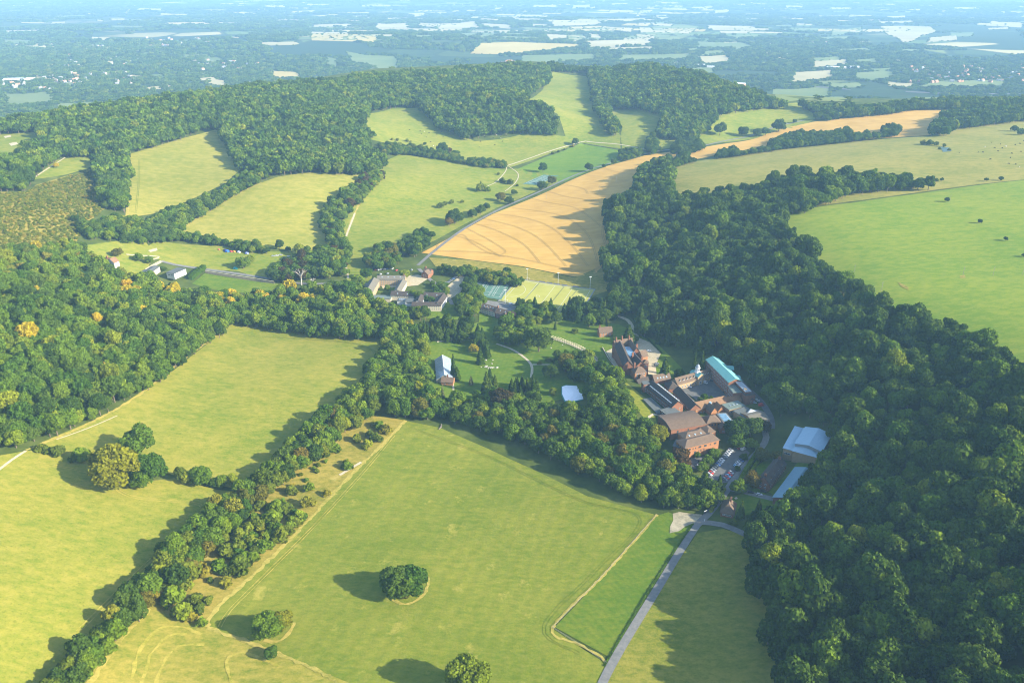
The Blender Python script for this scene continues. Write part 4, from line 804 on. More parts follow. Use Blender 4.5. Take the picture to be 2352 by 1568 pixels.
def wing(par, a, b, w, h, rh, roof='gable', wm=BRICK_R, rm=T_BROWN, over=.45, z0=None, world=False, cross=False, top=None):
    """one range: eave line a-b read off the photo, width w to its left, walls h, roof rise rh"""
    px, py, pz = par.location; z0 = pz if z0 is None else z0
    A = np.array(a if world else P(*a, z0+h)[:2]); B = np.array(b if world else P(*b, z0+h)[:2]); ln = float(np.hypot(*(B-A))); u = (B-A)/ln; v = np.array([-u[1], u[0]])
    if w < 0: A, u, w = B, -u, -w; v = np.array([-u[1], u[0]])
    rz = math.atan2(u[1], u[0]); o3 = (A[0]-px, A[1]-py, z0-pz); W_ = Wing(); W_.par, W_.o, W_.rz, W_.ln, W_.w, W_.h, W_.rh, W_.roof = par, o3, rz, ln, w, h, rh, roof
    V, F_ = quadbox(0, ln, 0, w, -2.5, h); F_ = F_[2:]
    if roof == 'gable' and not cross: V += [(0, w/2, h+rh), (ln, w/2, h+rh)]; F_ += [(4, 7, 8)[::-1], (5, 6, 9)]
    if roof == 'gable' and cross: V += [(ln/2, 0, h+rh), (ln/2, w, h+rh)]; F_ += [(4, 5, 8), (6, 7, 9)]
    W_.wall = link('wall', mesh('wall', V, F_, wm), par, o3, rz)
    e = over; zl = h-e*rh/(w/2)*.6 if roof != 'flat' else h
    if roof == 'gable' and not cross:
        n = 2; prof = [(-e, zl), (w/2, h+rh+.15), (w+e, zl)]; V = [(x, y, z+d) for d in (0, .22) for x in (-e, ln+e) for y, z in prof]
        F_ = [(6, 9, 10, 7), (7, 10, 11, 8), (0, 1, 4, 3), (1, 2, 5, 4), (0, 3, 9, 6), (2, 8, 11, 5), (0, 6, 7, 1), (1, 7, 8, 2), (3, 4, 10, 9), (4, 5, 11, 10)]
    elif roof == 'gable':
        prof = [(-e, zl), (ln/2, h+rh+.15), (ln+e, zl)]; V = [(x, y, z+d) for d in (0, .22) for y in (-e, w+e) for x, z in prof]
        F_ = [tuple(reversed(q)) for q in [(6, 9, 10, 7), (7, 10, 11, 8), (0, 1, 4, 3), (1, 2, 5, 4), (0, 3, 9, 6), (2, 8, 11, 5), (0, 6, 7, 1), (1, 7, 8, 2), (3, 4, 10, 9), (4, 5, 11, 10)]]
    elif roof == 'hip':
        i = min(w/2, ln/2)*.95
        if ln >= w: r0, r1 = (i, w/2), (ln-i, w/2)
        else: r0, r1 = (ln/2, i), (ln/2, w-i)
        V = [(-e, -e, zl), (ln+e, -e, zl), (ln+e, w+e, zl), (-e, w+e, zl), (*r0, h+rh), (*r1, h+rh)]
        F_ = ([(0, 1, 5, 4), (1, 2, 5), (2, 3, 4, 5), (3, 0, 4)] if ln >= w else [(0, 1, 4), (1, 2, 5, 4), (2, 3, 5), (3, 0, 4, 5)])+[(3, 2, 1, 0)]
    elif roof == 'barrel':
        k = 12; V = [(x, -e+(w+2*e)*i/k, h+rh*math.sin(math.pi*(.12+.76*i/k))-rh*math.sin(math.pi*.12)) for x in (-e, ln+e) for i in range(k+1)]
        F_ = [(i, i+k+1, i+k+2, i+1) for i in range(k)]+[tuple(range(k, -1, -1)), tuple(range(k+1, 2*k+2))]
    else:
        V, F_ = quadbox(-e, ln+e, -e, w+e, h, h+.35)
    W_.roofo = link('roof', mesh('roof', V, F_, rm, smooth=False), par, o3, rz); return W_
def wins(W_, side, n, zs, ww=1.1, hh=1.3, mesh_=None, m0=1.2, m1=None, name='window'):
    """a row of windows on one wall: side n(ear) f(ar) a b"""
    c, s = math.cos(W_.rz), math.sin(W_.rz); m1 = m0 if m1 is None else m1
    for z in zs:
        for i in range(n):
            t = (i+.5)/n
            if side in 'nf': L_ = W_.ln; x, y, rot = m0+(L_-m0-m1)*t, (-.02 if side == 'n' else W_.w+.02), (0 if side == 'n' else math.pi)
            else: L_ = W_.w; y, x, rot = m0+(L_-m0-m1)*t, (-.02 if side == 'a' else W_.ln+.02), (-math.pi/2 if side == 'a' else math.pi/2)
            o = link(name, mesh_ or WIN, W_.par, (W_.o[0]+x*c-y*s, W_.o[1]+x*s+y*c, W_.o[2]+z), W_.rz+rot); o.scale = (ww, 1, hh)
CHM = boxes('chimney', [(-.5, .5, -.5, .5, -3, 1, 0), (-.58, .58, -.58, .58, .78, .9, 0), (-.3, -.05, -.12, .12, 1, 1.18, 1), (.08, .33, -.12, .12, 1, 1.18, 1)], [BRICK_R, T_RED])
def chimney(W_, x, y, z, sx=1.0, sy=1.8, sz=2.0):
    o = link('chimney', CHM, W_.roofo, (x, y, z)); o.scale = (sx, sy, sz)
DORM = mesh('dormer', [(-.7, 0, -.4), (.7, 0, -.4), (.7, 0, 1.1), (-.7, 0, 1.1), (-.7, 2.4, -.4), (.7, 2.4, -.4), (.7, 2.4, 1.1), (-.7, 2.4, 1.1), (0, 0, 1.7), (0, 2.4, 1.7), (-.9, -.2, 1.0), (.9, -.2, 1.0), (0, -.2, 1.8), (-.9, 2.5, 1.0), (.9, 2.5, 1.0), (0, 2.5, 1.8), (-.5, -.03, 0), (.5, -.03, 0), (.5, -.03, .95), (-.5, -.03, .95)],
            [(0, 1, 2, 8, 3), (1, 5, 6, 2), (4, 0, 3, 7), (10, 12, 15, 13), (12, 11, 14, 15), (16, 17, 18, 19)], [WHITE, T_BROWN, GLASS], [0, 0, 0, 1, 1, 2])
DORF = boxes('dormer_flat', [(-1.0, 1.0, 0, 2.6, -.5, 1.0, 0), (-1.12, 1.12, -.15, 2.7, 1.0, 1.14, 1), (-.8, .8, -.04, -.001, -.1, .85, 2)], [WHITE, LEAD, GLASS])
def dormers(W_, n, me, t=.35, side='n', m0=2.0, s=1.0):
    for i in range(n):
        x = m0+(W_.ln-2*m0)*(i+.5)/n; y = W_.w/2*t; z = W_.h+W_.rh*t
        o = link('dormer', me, W_.roofo, (x, y if side == 'n' else W_.w-y, z), 0 if side == 'n' else math.pi); o.scale = (s, s, s)
SKY_ = boxes('rooflight', [(-.5, .5, -.5, .5, 0, .12, 0), (-.42, .42, -.42, .42, .121, .14, 1)], [WHITE, GLASS_B])
def rooflights(W_, n, t=.5, m0=2, size=(1, 1.4), side='n'):
    sl = math.atan2(W_.rh, W_.w/2) if W_.roof in ('gable', 'hip') else 0
    for i in range(n):
        x = m0+(W_.ln-2*m0)*(i+.5)/n; y = W_.w/2*t; z = W_.h+(W_.rh*t if sl else .35)+.3
        o = link('rooflight', SKY_, W_.roofo, (x, y if side == 'n' else W_.w-y, z)); o.rotation_euler = (sl if side == 'n' else -sl, 0, 0); o.scale = (*size, 1)

# --- courtyard houses (north)
b = building('boarding_house', 'grey roofed buff boarding house round a small garden court', 'building', (895, 665))
w1 = wing(b, (871, 643.8), (855.4, 671), -11, 7.5, 3.2, wm=BRICK_B, rm=T_GREY); wins(w1, 'n', 9, (1.2, 3.6, 5.8)); wins(w1, 'b', 2, (1.2, 3.8)); wins(w1, 'a', 2, (1.2, 3.8))
w2 = wing(b, (866, 642.5), (930, 642.5), 10, 7.5, 3.2, wm=BRICK_B, rm=T_GREY); wins(w2, 'n', 12, (1.2, 3.6, 5.8)); rooflights(w2, 4, .6); chimney(w2, w2.ln-1.5, 5, 10.5)
w3 = wing(b, (934, 646.3), (920, 670.5), -8, 6.5, 2.6, wm=CREAM, rm=T_GREY); wins(w3, 'n', 9, (1.0, 3.6), 1.4, 1.5); wins(w3, 'f', 9, (1.0, 3.6), 1.4, 1.5); wins(w3, 'b', 2, (1.0, 3.6))
sheet('courtyard_garden', [(866, 672), (874, 662), (908, 660), (915, 672)], M_lawn, .5, 6)
b = building('boarding_house', 'dark roofed white boarding house round a swimming pool court', 'building', (985, 690))
w1 = wing(b, (897.3, 678), (1018, 682.5), 10, 5.5, 3, wm=CREAM, rm=T_DARK); wins(w1, 'n', 22, (3.6,), 1.2, 1.2); wins(w1, 'f', 14, (1.2, 3.6)); rooflights(w1, 5, .4); chimney(w1, 24, 5, 8.3, 1, 1, 1.5)
w2 = wing(b, (974.8, 680.6), (969, 695), -8, 5.5, 2.6, wm=WHITE, rm=T_DARK); wins(w2, 'n', 4, (1, 3.4))
w3 = wing(b, (1027, 680), (1012, 701.5), -8, 5.5, 2.6, wm=WHITE, rm=T_DARK); wins(w3, 'n', 7, (1, 3.4), 1.5, 1.4)
w3 = wing(b, (946, 702), (1013, 702.5), 8, 5.5, 2.6, wm=CREAM, rm=T_DARK); wins(w3, 'n', 12, (1, 3.4))
w4 = wing(b, (855, 685), (897, 686), 9, 3.5, 0, 'flat', CREAM, FELT_G); w5 = wing(b, (912, 691.5), (932, 692), 8, 3.6, 0, 'flat', WHITE, FELT); rooflights(w5, 4, 1, 1, (1.2, 3.0))
w6 = wing(b, (931, 692), (949, 692.5), 8, 5, 0, 'flat', WHITE, FELT); wins(w6, 'n', 5, (2.6,), 1.6, 1.6)
POOLW = plain_mat('pool_water', (.10, .50, .60), None, rough=.08, spec=.6)
sheet('water', [(973, 697), (1003, 697), (1002, 692), (976, 692)], POOLW, .6, 6)
b = building('brick_house', 'red brick gabled house between the trees by the wheat field corner', 'house', (980, 632))
w1 = wing(b, (968, 628.5), (983, 631), 8, 4.8, 3.6, wm=BRICK_R, rm=T_BROWN, cross=True); wins(w1, 'n', 2, (1, 3), 1.2, 1.2); w1 = wing(b, (972, 623), (988, 626), 7, 4.8, 3.2, wm=BRICK_R, rm=T_BROWN); chimney(w1, 1.5, 3.5, 8); wins(w1, 'n', 3, (3,))
# --- long cottage range by the pitch
b = building('cottage_range', 'long brown tiled cottage range with gables below the sports pitch', 'building', (1130, 722))
w1 = wing(b, (1096, 706), (1136, 716.5), 9, 5.5, 4, wm=CREAM, rm=T_BROWN); dormers(w1, 3, DORM, .25, 'n', 8); wins(w1, 'n', 9, (1, 3.3)); rooflights(w1, 5, .6, 2)
w2 = wing(b, (1137, 718), (1178, 729), 9, 5.5, 4, wm=BRICK_R, rm=T_BROWN); wins(w2, 'n', 8, (1, 3.3)); chimney(w2, .6, 4.5, 9.5, 1, 1.4, 2.4); rooflights(w2, 3, .6)
w3 = wing(b, (1156, 726), (1164, 728.5), 7, 5.5, 3.6, wm=BRICK_B, rm=T_BROWN, cross=True); wins(w3, 'n', 1, (1.2, 3.6), 1.6, 1.4)
# --- bungalows at left
b = building('bungalow', 'low grey roofed bungalow nearest the left wood', 'building', (358, 628))
w1 = wing(b, (346.5, 626.5), (366.5, 612.5), 10, 3.6, .9, wm=CREAM, rm=FELT); wins(w1, 'n', 6, (1,), 1.4, 1.2); wins(w1, 'a', 2, (1,))
b = building('bungalow', 'larger white bungalow with flat grey roof beside the walled garden', 'building', (395, 628))
w1 = wing(b, (382, 626), (400, 629), 18, 4, 0, 'flat', WHITE, FELT); wins(w1, 'n', 4, (1.2,), 1.5, 1.5); wins(w1, 'b', 5, (1.2,), 1.4, 1.3)
b = building('white_cottage', 'white cottage with rust tiled roof at the edge of the left wood', 'house', (254, 606))
w1 = wing(b, (246, 602), (262, 604), 7, 3.6, 4, wm=WHITE, rm=T_RED, cross=True); wins(w1, 'n', 2, (1,), 1.1, 1.2); w2 = wing(b, (240, 600), (252, 601), 6, 3.4, 3.4, wm=WHITE, rm=T_RED); chimney(w2, 2, 3, 6.6)
b = building('hill_house', 'pale house with terracotta roof standing among trees on the ridge', 'house', (1026, 186))
w1 = wing(b, (1019, 181), (1031, 183), 11, 6, 5, wm=WHITE_W, rm=ROOF_T); wins(w1, 'n', 5, (1.2, 3.8), 1.3, 1.4); chimney(w1, 3, 5, 10)
b = building('hill_house', 'small white house beside the lane on the left ridge', 'house', (148, 297))
w1 = wing(b, (145, 296), (151, 295), 7, 4.5, 3, wm=WHITE_W, rm=ROOF_S); wins(w1, 'n', 3, (1.2,), 1.2, 1.3)
b = building('farmhouse', 'little red roofed farmhouse at the corner of the far wheat', 'house', (1910, 270))
w1 = wing(b, (1908, 264), (1917, 265), 8, 5, 3.4, wm=WHITE_W, rm=ROOF_T); wins(w1, 'n', 3, (1, 3), 1.1, 1.2); chimney(w1, 2, 4, 7.6)
# --- manor
b = building('manor_house', 'old red brick manor with tall chimneys and glazed light well', 'manor', (1450, 850))
w1 = wing(b, (1412.6, 795), (1432, 840), 8.5, 12, 5, wm=BRICK_R, rm=T_DARK); wins(w1, 'f', 9, (1.2, 5, 8.8), 1.5, 2.2)
w2 = wing(b, (1455, 789), (1470, 808), -6.5, 12, 4.5, wm=BRICK_R, rm=T_BROWN); wins(w2, 'n', 5, (1.2, 5, 8.8), 1.5, 2.2)
w3 = wing(b, (1431, 797), (1447, 820), 7, 12.4, 0, 'flat', BRICK_R, GLASS_B, .1)
w4 = wing(b, (1413, 795.5), (1454, 789.5), 6, 12, 4.6, wm=BRICK_R, rm=T_BROWN); chimney(w4, 2, 3, 18, 1.0, 1.7, 1.7); chimney(w4, 8, 3, 18.4, 1.0, 1.7, 1.7); chimney(w4, 15, 3, 18, 1.0, 1.7, 1.7)
w5 = wing(b, (1445, 823), (1461, 841), 9, 11, 4.2, wm=BRICK_R, rm=T_DARK); chimney(w5, 3, 2, 16.5, 1.0, 1.7, 1.7); chimney(w5, 12, 7, 16, 1.0, 1.7, 1.7)
w6 = wing(b, (1458.5, 857), (1485, 854), 10, 10, 3.4, 'hip', BRICK_O, T_BROWN); wins(w6, 'n', 4, (1.2, 4.4, 7.4), 1.4, 1.9); wins(w6, 'b', 3, (1.2, 4.4, 7.4), 1.3, 1.9); chimney(w6, 2, 7, 14, 1.2, 2, 2.6)
w7 = wing(b, (1470, 866), (1479.5, 865), 3, 7.2, 2.2, 'hip', BRICK_O, T_BROWN); wins(w7, 'n', 2, (1.2, 4.2), 1.1, 1.8)
w8 = wing(b, (1477.5, 834), (1490, 834), 6, 13, 2, 'hip', BRICK_R, T_BROWN); wins(w8, 'n', 2, (1.5, 5, 9), 1.3, 2); wins(w8, 'b', 2, (1.5, 5, 9), 1.3, 2)
w9 = wing(b, (1463, 812), (1476, 820), 6, 12.5, 4, wm=BRICK_O, rm=T_BROWN, cross=True); wins(w9, 'n', 2, (1.2, 5, 9), 1.4, 2)
chimney(w2, 1, 3, 18, 1.0, 1.7, 1.7)
w = wing(b, (1422, 856), (1438, 857), 7, 5, 2.4, 'hip', BRICK_R, T_BROWN); w = wing(b, (1467, 881), (1494, 873), 6, 4.2, 2.4, wm=BRICK_R, rm=T_DARK); wins(w, 'n', 5, (1.2,), 1.3, 1.5)
b = building('cottage', 'brown roofed brick cottage on the lawn behind the manor', 'house', (1392, 770))
w = wing(b, (1377.6, 764.4), (1407, 761.9), 8, 5, 4, wm=BRICK_O, rm=T_BROWN); wins(w, 'n', 4, (1, 3.2), 1.5, 1.2); chimney(w, 1, 4, 9.3, 1, 1.4, 2)
# --- stable court
b = building('clock_range', 'buff brick stable range with dormers and a white domed clock turret', 'building', (1604, 880))
w = wing(b, (1504, 875.5), (1541, 870), 9, 5, 3.6, wm=BRICK_R, rm=T_BROWN); rooflights(w, 4, .4)
w = wing(b, (1526, 879), (1536, 893), 9, 5.6, 3.6, 'hip', BRICK_R, T_DARK); wins(w, 'f', 4, (1.2, 3.6))
w = wing(b, (1557, 883.5), (1604, 870), 9, 5.6, 4.2, wm=BRICK_B, rm=T_BROWN); wins(w, 'n', 7, (.9,), 1.3, 2.4); dormers(w, 5, DORM, .3, 'n', 1.5, 1.1)
w = wing(b, (1615, 867.5), (1650, 857), 9, 5.6, 4.2, wm=BRICK_B, rm=T_BROWN); wins(w, 'n', 5, (.9, 3.4), 1.2, 1.6); dormers(w, 4, DORM, .3, 'n', 1.2, 1.1); chimney(w, w.ln-4, 4.5, 11, 1.2, 1.6, 2)
w = wing(b, (1603.5, 866), (1617.5, 861.5), 10, 8.2, 2.6, wm=BRICK_B, rm=COPPER, cross=True); wins(w, 'n', 1, (.2,), 2.4, 3.2); wins(w, 'n', 1, (5.2,), 1.8, 1.6)
def lathe(name, prof, mats, mi, k=16):
    V = [(r_*math.cos(6.2832*i/k), r_*math.sin(6.2832*i/k), z) for r_, z in prof for i in range(k)]; F_ = []; M = []
    for j in range(len(prof)-1):
        for i in range(k): F_.append((j*k+i, j*k+(i+1) % k, (j+1)*k+(i+1) % k, (j+1)*k+i)); M.append(mi[j])
    return mesh(name, V, F_, mats, M)
cu = link('cupola', lathe('cupola', [(2.6, 0), (2.6, 1.2), (2.0, 1.5), (1.9, 4.8), (2.25, 4.9), (2.25, 5.2), (1.85, 5.3)], [WHITE, LEAD], [0]*6, 8), w.roofo, (w.ln/2, 5, 9.4))
link('dome', lathe('dome', [(1.85, 5.3), (1.8, 6.2), (1.5, 7.0), (1.0, 7.6), (.35, 7.95), (.16, 8.1), (.12, 9.2), (.02, 9.4)], [LEAD], [0]*7), cu)
cl = link('clock_face', mesh('clock_face', [(0, 0, 0)]+[(.8*math.cos(6.2832*i/20), 0, .8*math.sin(6.2832*i/20)) for i in range(20)]+[(-.06, -.02, 0), (.06, -.02, 0), (.04, -.02, .6), (-.04, -.02, .6), (0, -.02, -.05), (0, -.02, .05), (.42, -.02, .06), (.42, -.02, -.02)], [(0, i+1, (i+1) % 20+1) for i in range(20)]+[(21, 22, 23, 24), (25, 28, 27, 26)], [plain_mat('clock_dial', (.12, .12, .16)), WHITE], [0]*20+[1, 1]), cu, (0, -2.02, 3.4))
b = building('copper_block', 'long brick block under a bright green copper roof', 'building', (1655, 870))
w = wing(b, (1621.6, 826), (1674, 878), 12, 11, 2.6, wm=BRICK_R, rm=COPPER); wins(w, 'f', 14, (1, 3.7, 6.4, 8.8), 1.9, 1.4); wins(w, 'n', 14, (1, 3.7, 6.4, 8.8), 1.9, 1.4); wins(w, 'b', 3, (1, 3.7, 6.4)); wins(w, 'a', 3, (1, 3.7, 6.4))
w = wing(b, (1669, 848), (1685, 849), 7, 8.5, .8, wm=BRICK_R, rm=COPPER); wins(w, 'n', 3, (5.5,), 1.6, 1.3)
w = wing(b, (1686, 868.6), (1700.5, 868.6), 5, 8.5, .8, wm=BRICK_R, rm=COPPER); wins(w, 'n', 3, (5.5,), 1.6, 1.3)
w = wing(b, (1672, 885), (1685, 902), 8, 8, 0, 'flat', BRICK_R, FELT_G); wins(w, 'f', 5, (1, 3.6, 6), 1.6, 1.3); wins(w, 'n', 5, (1, 3.6, 6), 1.6, 1.3)
b = building('kitchen_block', 'dark roofed block with a grey flat top and pale chimney stack', 'building', (1705, 910))
w = wing(b, (1687, 882), (1712, 908), 9, 8, 2.6, 'hip', BRICK_R, T_DARK); wr = wing(b, (1691, 878), (1713, 900), 4.5, 10.4, 0, 'flat', BRICK_R, LEAD); wins(w, 'f', 7, (1.2, 4.6))
w = wing(b, (1714, 915), (1730, 917), 8, 4, 3, 'hip', BRICK_R, T_DARK); wins(w, 'n', 3, (1.2,)); o = link('chimney', boxes('stack', [(-1, 1, -1, 1, -8, 4, 0), (-1.12, 1.12, -1.12, 1.12, 3.6, 3.9, 0)], BRICK_B), w.roofo, (-1.5, 3, 7.5))
b = building('dormer_house', 'long dark tiled dormitory with a row of pale flat dormers', 'building', (1520, 925))
w = wing(b, (1484, 887), (1543, 935), 11, 7, 4.2, wm=BRICK_R, rm=T_DARK); dormers(w, 10, DORF, .30, 'f', 3, 1.1); dormers(w, 12, DORF, .22, 'n', 3, 1.0); wins(w, 'f', 16, (1, 3.8), 1.3, 1.4); wins(w, 'n', 16, (1, 3.8), 1.3, 1.4); wins(w, 'a', 2, (1, 3.8)); wins(w, 'b', 2, (1, 3.8))
w = wing(b, (1478.5, 882.5), (1492.5, 881), 5, 9.5, 0, 'flat', BRICK_R, FELT); wins(w, 'n', 1, (1.5, 4.2, 7), 1.6, 1.4)
w = wing(b, (1533.5, 954), (1561, 946), 9.5, 5.8, 0, 'flat', BRICK_R, FELT); wins(w, 'a', 4, (1, 3.6), 1.5, 1.4); wins(w, 'n', 5, (1, 3.6), 1.5, 1.4)
w = wing(b, (1478, 917), (1510, 950), 7, 3.4, 0, 'flat', BRICK_R, FELT); wins(w, 'f', 9, (1,), 1.6, 1.2)
b = building('inner_range', 'narrow dark roofed range along the left side of the stable court', 'building', (1575, 925))
w = wing(b, (1546, 898), (1586, 940), 9, 6, 4, wm=BRICK_R, rm=T_DARK); wins(w, 'f', 14, (.8, 3.4), 1.3, 1.5); wins(w, 'n', 12, (.8, 3.4), 1.2, 1.4); rooflights(w, 2, .55, 2, (1.6, 2), 'f')
b = building('tiled_range', 'orange tiled range closing the near side of the stable court', 'building', (1640, 945))
w = wing(b, (1598, 941.5), (1671, 925.5), 9.5, 5, 4.2, wm=BRICK_O, rm=T_RED); rooflights(w, 3, .5, 16, (1, 2)); wins(w, 'f', 12, (1,), 1.2, 1.5); wins(w, 'n', 10, (1,), 1.2, 1.4)
w = wing(b, (1672, 925), (1703, 921), 8, 4.5, 3, wm=BRICK_O, rm=T_RED); wins(w, 'n', 4, (1,))
w = wing(b, (1634, 947), (1648, 944), 8, 5, 4, wm=BRICK_O, rm=T_BROWN, cross=True); wins(w, 'n', 2, (1,)); w = wing(b, (1650, 943.5), (1663, 941.5), 8, 4.6, 3.8, wm=BRICK_O, rm=T_RED, cross=True); wins(w, 'n', 2, (1,)); rooflights(w, 1, .5)
b = building('assembly_hall', 'big brown assembly hall with a curved tiled roof', 'building', (1580, 990))
w = wing(b, (1541.8, 987), (1621, 974), 22, 8.5, 3.4, 'barrel', BRICK_R, T_BROWN); wins(w, 'n', 3, (4.5,), 1.2, 2.6, WIND); wins(w, 'a', 5, (1.5,), 1.2, 2.6, WIND)
w = wing(b, (1623, 972.5), (1657, 968), 11, 5.2, 3.4, 'hip', BRICK_O, T_BROWN); wins(w, 'n', 4, (2.6,), 1.2, 1.4, WIND); wins(w, 'b', 4, (2.6,), 1.2, 1.4, WIND)
w = wing(b, (1574, 1009), (1625, 998), 10, 8.2, 2.4, 'hip', BRICK_O, T_BROWN); wins(w, 'n', 7, (6.4,), 1.3, 1.0, WIND); rooflights(w, 3, .4)
w = wing(b, (1625, 996), (1645, 990), 10, 7, 2, 'hip', BRICK_O, T_BROWN); wins(w, 'n', 3, (5,), 1.2, 1.0, WIND)
w = wing(b, (1573.5, 1028.5), (1652, 1009), 11, 7.5, 2.8, 'hip', BRICK_O, T_BROWN, .7)
wins(w, 'n', 1, (1.0, 4.4), 1.9, 1.5, WIND, 2.2, w.ln-6.2); wins(w, 'n', 1, (4.4,), .8, 1.2, WIND, 6.4, w.ln-8); wins(w, 'n', 1, (4.4,), .8, 1.2, WIND, 8.6, w.ln-10.2); wins(w, 'n', 1, (4.4,), 2.4, 1.6, WIND, 11.6, w.ln-14.6); wins(w, 'n', 1, (4.4,), 2.4, 1.6, WIND, 16.4, w.ln-19.4); wins(w, 'n', 5, (.9,), .5, 2.2, WIND, 12, w.ln-18.5); wins(w, 'n', 1, (4.4,), .8, 1.3, WIND, 21.5, w.ln-23); wins(w, 'n', 1, (4.4,), 2.2, 1.5, WIND, 25, w.ln-28); wins(w, 'n', 1, (0.1,), 1.6, 2.4, WIND, 8.3, w.ln-10.3, 'door'); wins(w, 'a', 3, (4.4,), 1, 1.3, WIND)
w = wing(b, (1546, 1024), (1567, 1029), 10, 4.2, 0, 'flat', BRICK_R, FELT)
b = building('glazed_link', 'flat roofed link with a sheet of blue roof glazing beside the hall', 'building', (1660, 965))
w = wing(b, (1645.7, 950), (1666, 975), 8, 4, 0, 'flat', BRICK_R, FELT); link('roof_glazing', boxes('roof_glazing', [(1.5+(w.ln-3)*i/4, 1.4+(w.ln-3)*(i+1)/4, 1+3*j, 3.9+3*j, 4.36, 4.5, 0) for i in range(4) for j in range(2)]+[(1.2, w.ln-1.2, .8, 7.2, 4.351, 4.4, 1)], [GLASS_B, WHITE]), w.roofo)
w = wing(b, (1655, 985), (1672, 984), 7, 4, 3.2, wm=BRICK_O, rm=T_BROWN, cross=True); wins(w, 'n', 2, (1,))
b = building('teaching_block', 'grey flat roofed teaching block with a white lantern and ribbed brown roof', 'building', (1735, 965))
w = wing(b, (1675, 941), (1711, 932), 9, 4.6, 0, 'flat', BRICK_B, FELT_G); wins(w, 'n', 6, (1.2,), 1.4, 1.6); rooflights(w, 3, 1, 3)
w = wing(b, (1685, 943.5), (1717, 963), 13, 5, 0, 'flat', BRICK_B, FELT); wins(w, 'f', 9, (1, 3), 1.8, 1.4)
w = wing(b, (1731, 971), (1768, 963), 16, 5.5, 2, wm=BRICK_O, rm=T_GREY); wins(w, 'n', 5, (.6, 3), 1.8, 1.8); wins(w, 'b', 4, (1, 3), 1.6, 1.4)
w = wing(b, (1716, 951), (1730, 955), 9, 6.2, 0, 'flat', WHITE, LEAD); link('roof_glazing', boxes('lantern', [(.4+(w.ln-.8)*i/5, .2+(w.ln-.8)*(i+1)/5, .4+2.8*j, 2.9+2.8*j, 6.36, 6.6, 0) for i in range(5) for j in range(3)], [WHITE]), w.roofo)
# --- sports hall, old house, barn, lodge, greenhouse
b = building('sports_hall', 'big sports hall under pale blue-grey sheet metal roofs', 'building', (1840, 1055))
wing(b, (1821, 1034.5), (1878, 1050), 36, 8, 2.2, 'hip', BRICK_B, STEEL, .6); wing(b, (1826.5, 1018), (1887, 1036), 27, 10.6, 1.8, wm=plain_mat('cladding', (.25, .27, .28)), rm=STEEL, cross=True, over=.6)
w = wing(b, (1799.5, 1028.5), (1820.3, 1034.3), 35, 7, 0, 'flat', BRICK_B, STEEL, .5); wins(w, 'n', 3, (2.5,), 1.6, 1.6)
b = building('timbered_house', 'long old half-timbered house with dark tiled roof by the barn', 'house', (1790, 1100))
w = wing(b, (1806, 1066), (1768, 1113), -9, 5.2, 4.4, wm=BRICK_R, rm=T_DARK); wins(w, 'n', 12, (.8, 3.2), 1.3, 1.5); wins(w, 'f', 10, (.8, 3.2), 1.3, 1.4); wins(w, 'a', 2, (.8, 3.4), 1.3, 1.4); wins(w, 'b', 2, (.8, 3.4), 1.3, 1.4); chimney(w, 2, 4.5, 9.4, 1, 1.6, 2); chimney(w, w.ln-3, 4.5, 9.4, 1, 1.6, 2); dormers(w, 4, DORM, .2, 'n', 2)
b = building('long_barn', 'long barn with blue-grey metal roof against the right-hand wood', 'barn', (1800, 1115))
w = wing(b, (1826.8, 1073.5), (1776.5, 1141), 14, 5, 2.6, wm=BRICK_R, rm=STEEL_D, over=.7)
b = building('gate_lodge', 'small brick lodge with a steep hipped roof beside the entrance road', 'house', (1670, 1180))
w = wing(b, (1655.5, 1174.5), (1685, 1181), 13, 3.4, 5.4, 'hip', BRICK_R, T_BROWN, .7); wins(w, 'n', 4, (1,), 1.3, 1.3); chimney(w, 5, 7.5, 9, 1, 1.6, 2.2); wins(w, 'a', 3, (1,), 1.2, 1.2)
b = building('greenhouse', 'long greenhouse with glass roof and white bars on the lawn', 'greenhouse', (1020, 870))
GH = plain_mat('greenhouse_glass', (.13, .19, .25), (.20, .26, .32), .4, .12, .7)
w = wing(b, (998.5, 826), (1002.5, 872), 14.5, 3.4, 4.2, wm=CREAM, rm=GH, over=.2); nb = 28; V = []
bars = []
for i in range(nb+1):
    x = w.ln*i/nb
    for y0_, y1_, z0_, z1_ in ((0, w.w/2, 3.4, 7.6), (w.w, w.w/2, 3.4, 7.6)):
        k = len(V); V += [(x-.13, y0_, z0_+.3), (x+.13, y0_, z0_+.3), (x+.13, y1_, z1_+.5), (x-.13, y1_, z1_+.5)]; bars.append((k, k+1, k+2, k+3))
k = len(V); V += [(0, w.w/2-.2, 8.12), (w.ln, w.w/2-.2, 8.12), (w.ln, w.w/2+.2, 8.12), (0, w.w/2+.2, 8.12)]; bars.append((k, k+1, k+2, k+3))
link('glazing_bars', mesh('glazing_bars', V, bars, WHITE), w.roofo)
w = wing(b, (1013, 877), (1040, 878.8), 9, 3.3, 2.6, wm=BRICK_O, rm=T_BROWN); chimney(w, 5, 4.5, 6.6, 1, 1, 1.8); wins(w, 'n', 2, (1.6,), 1.6, .8)
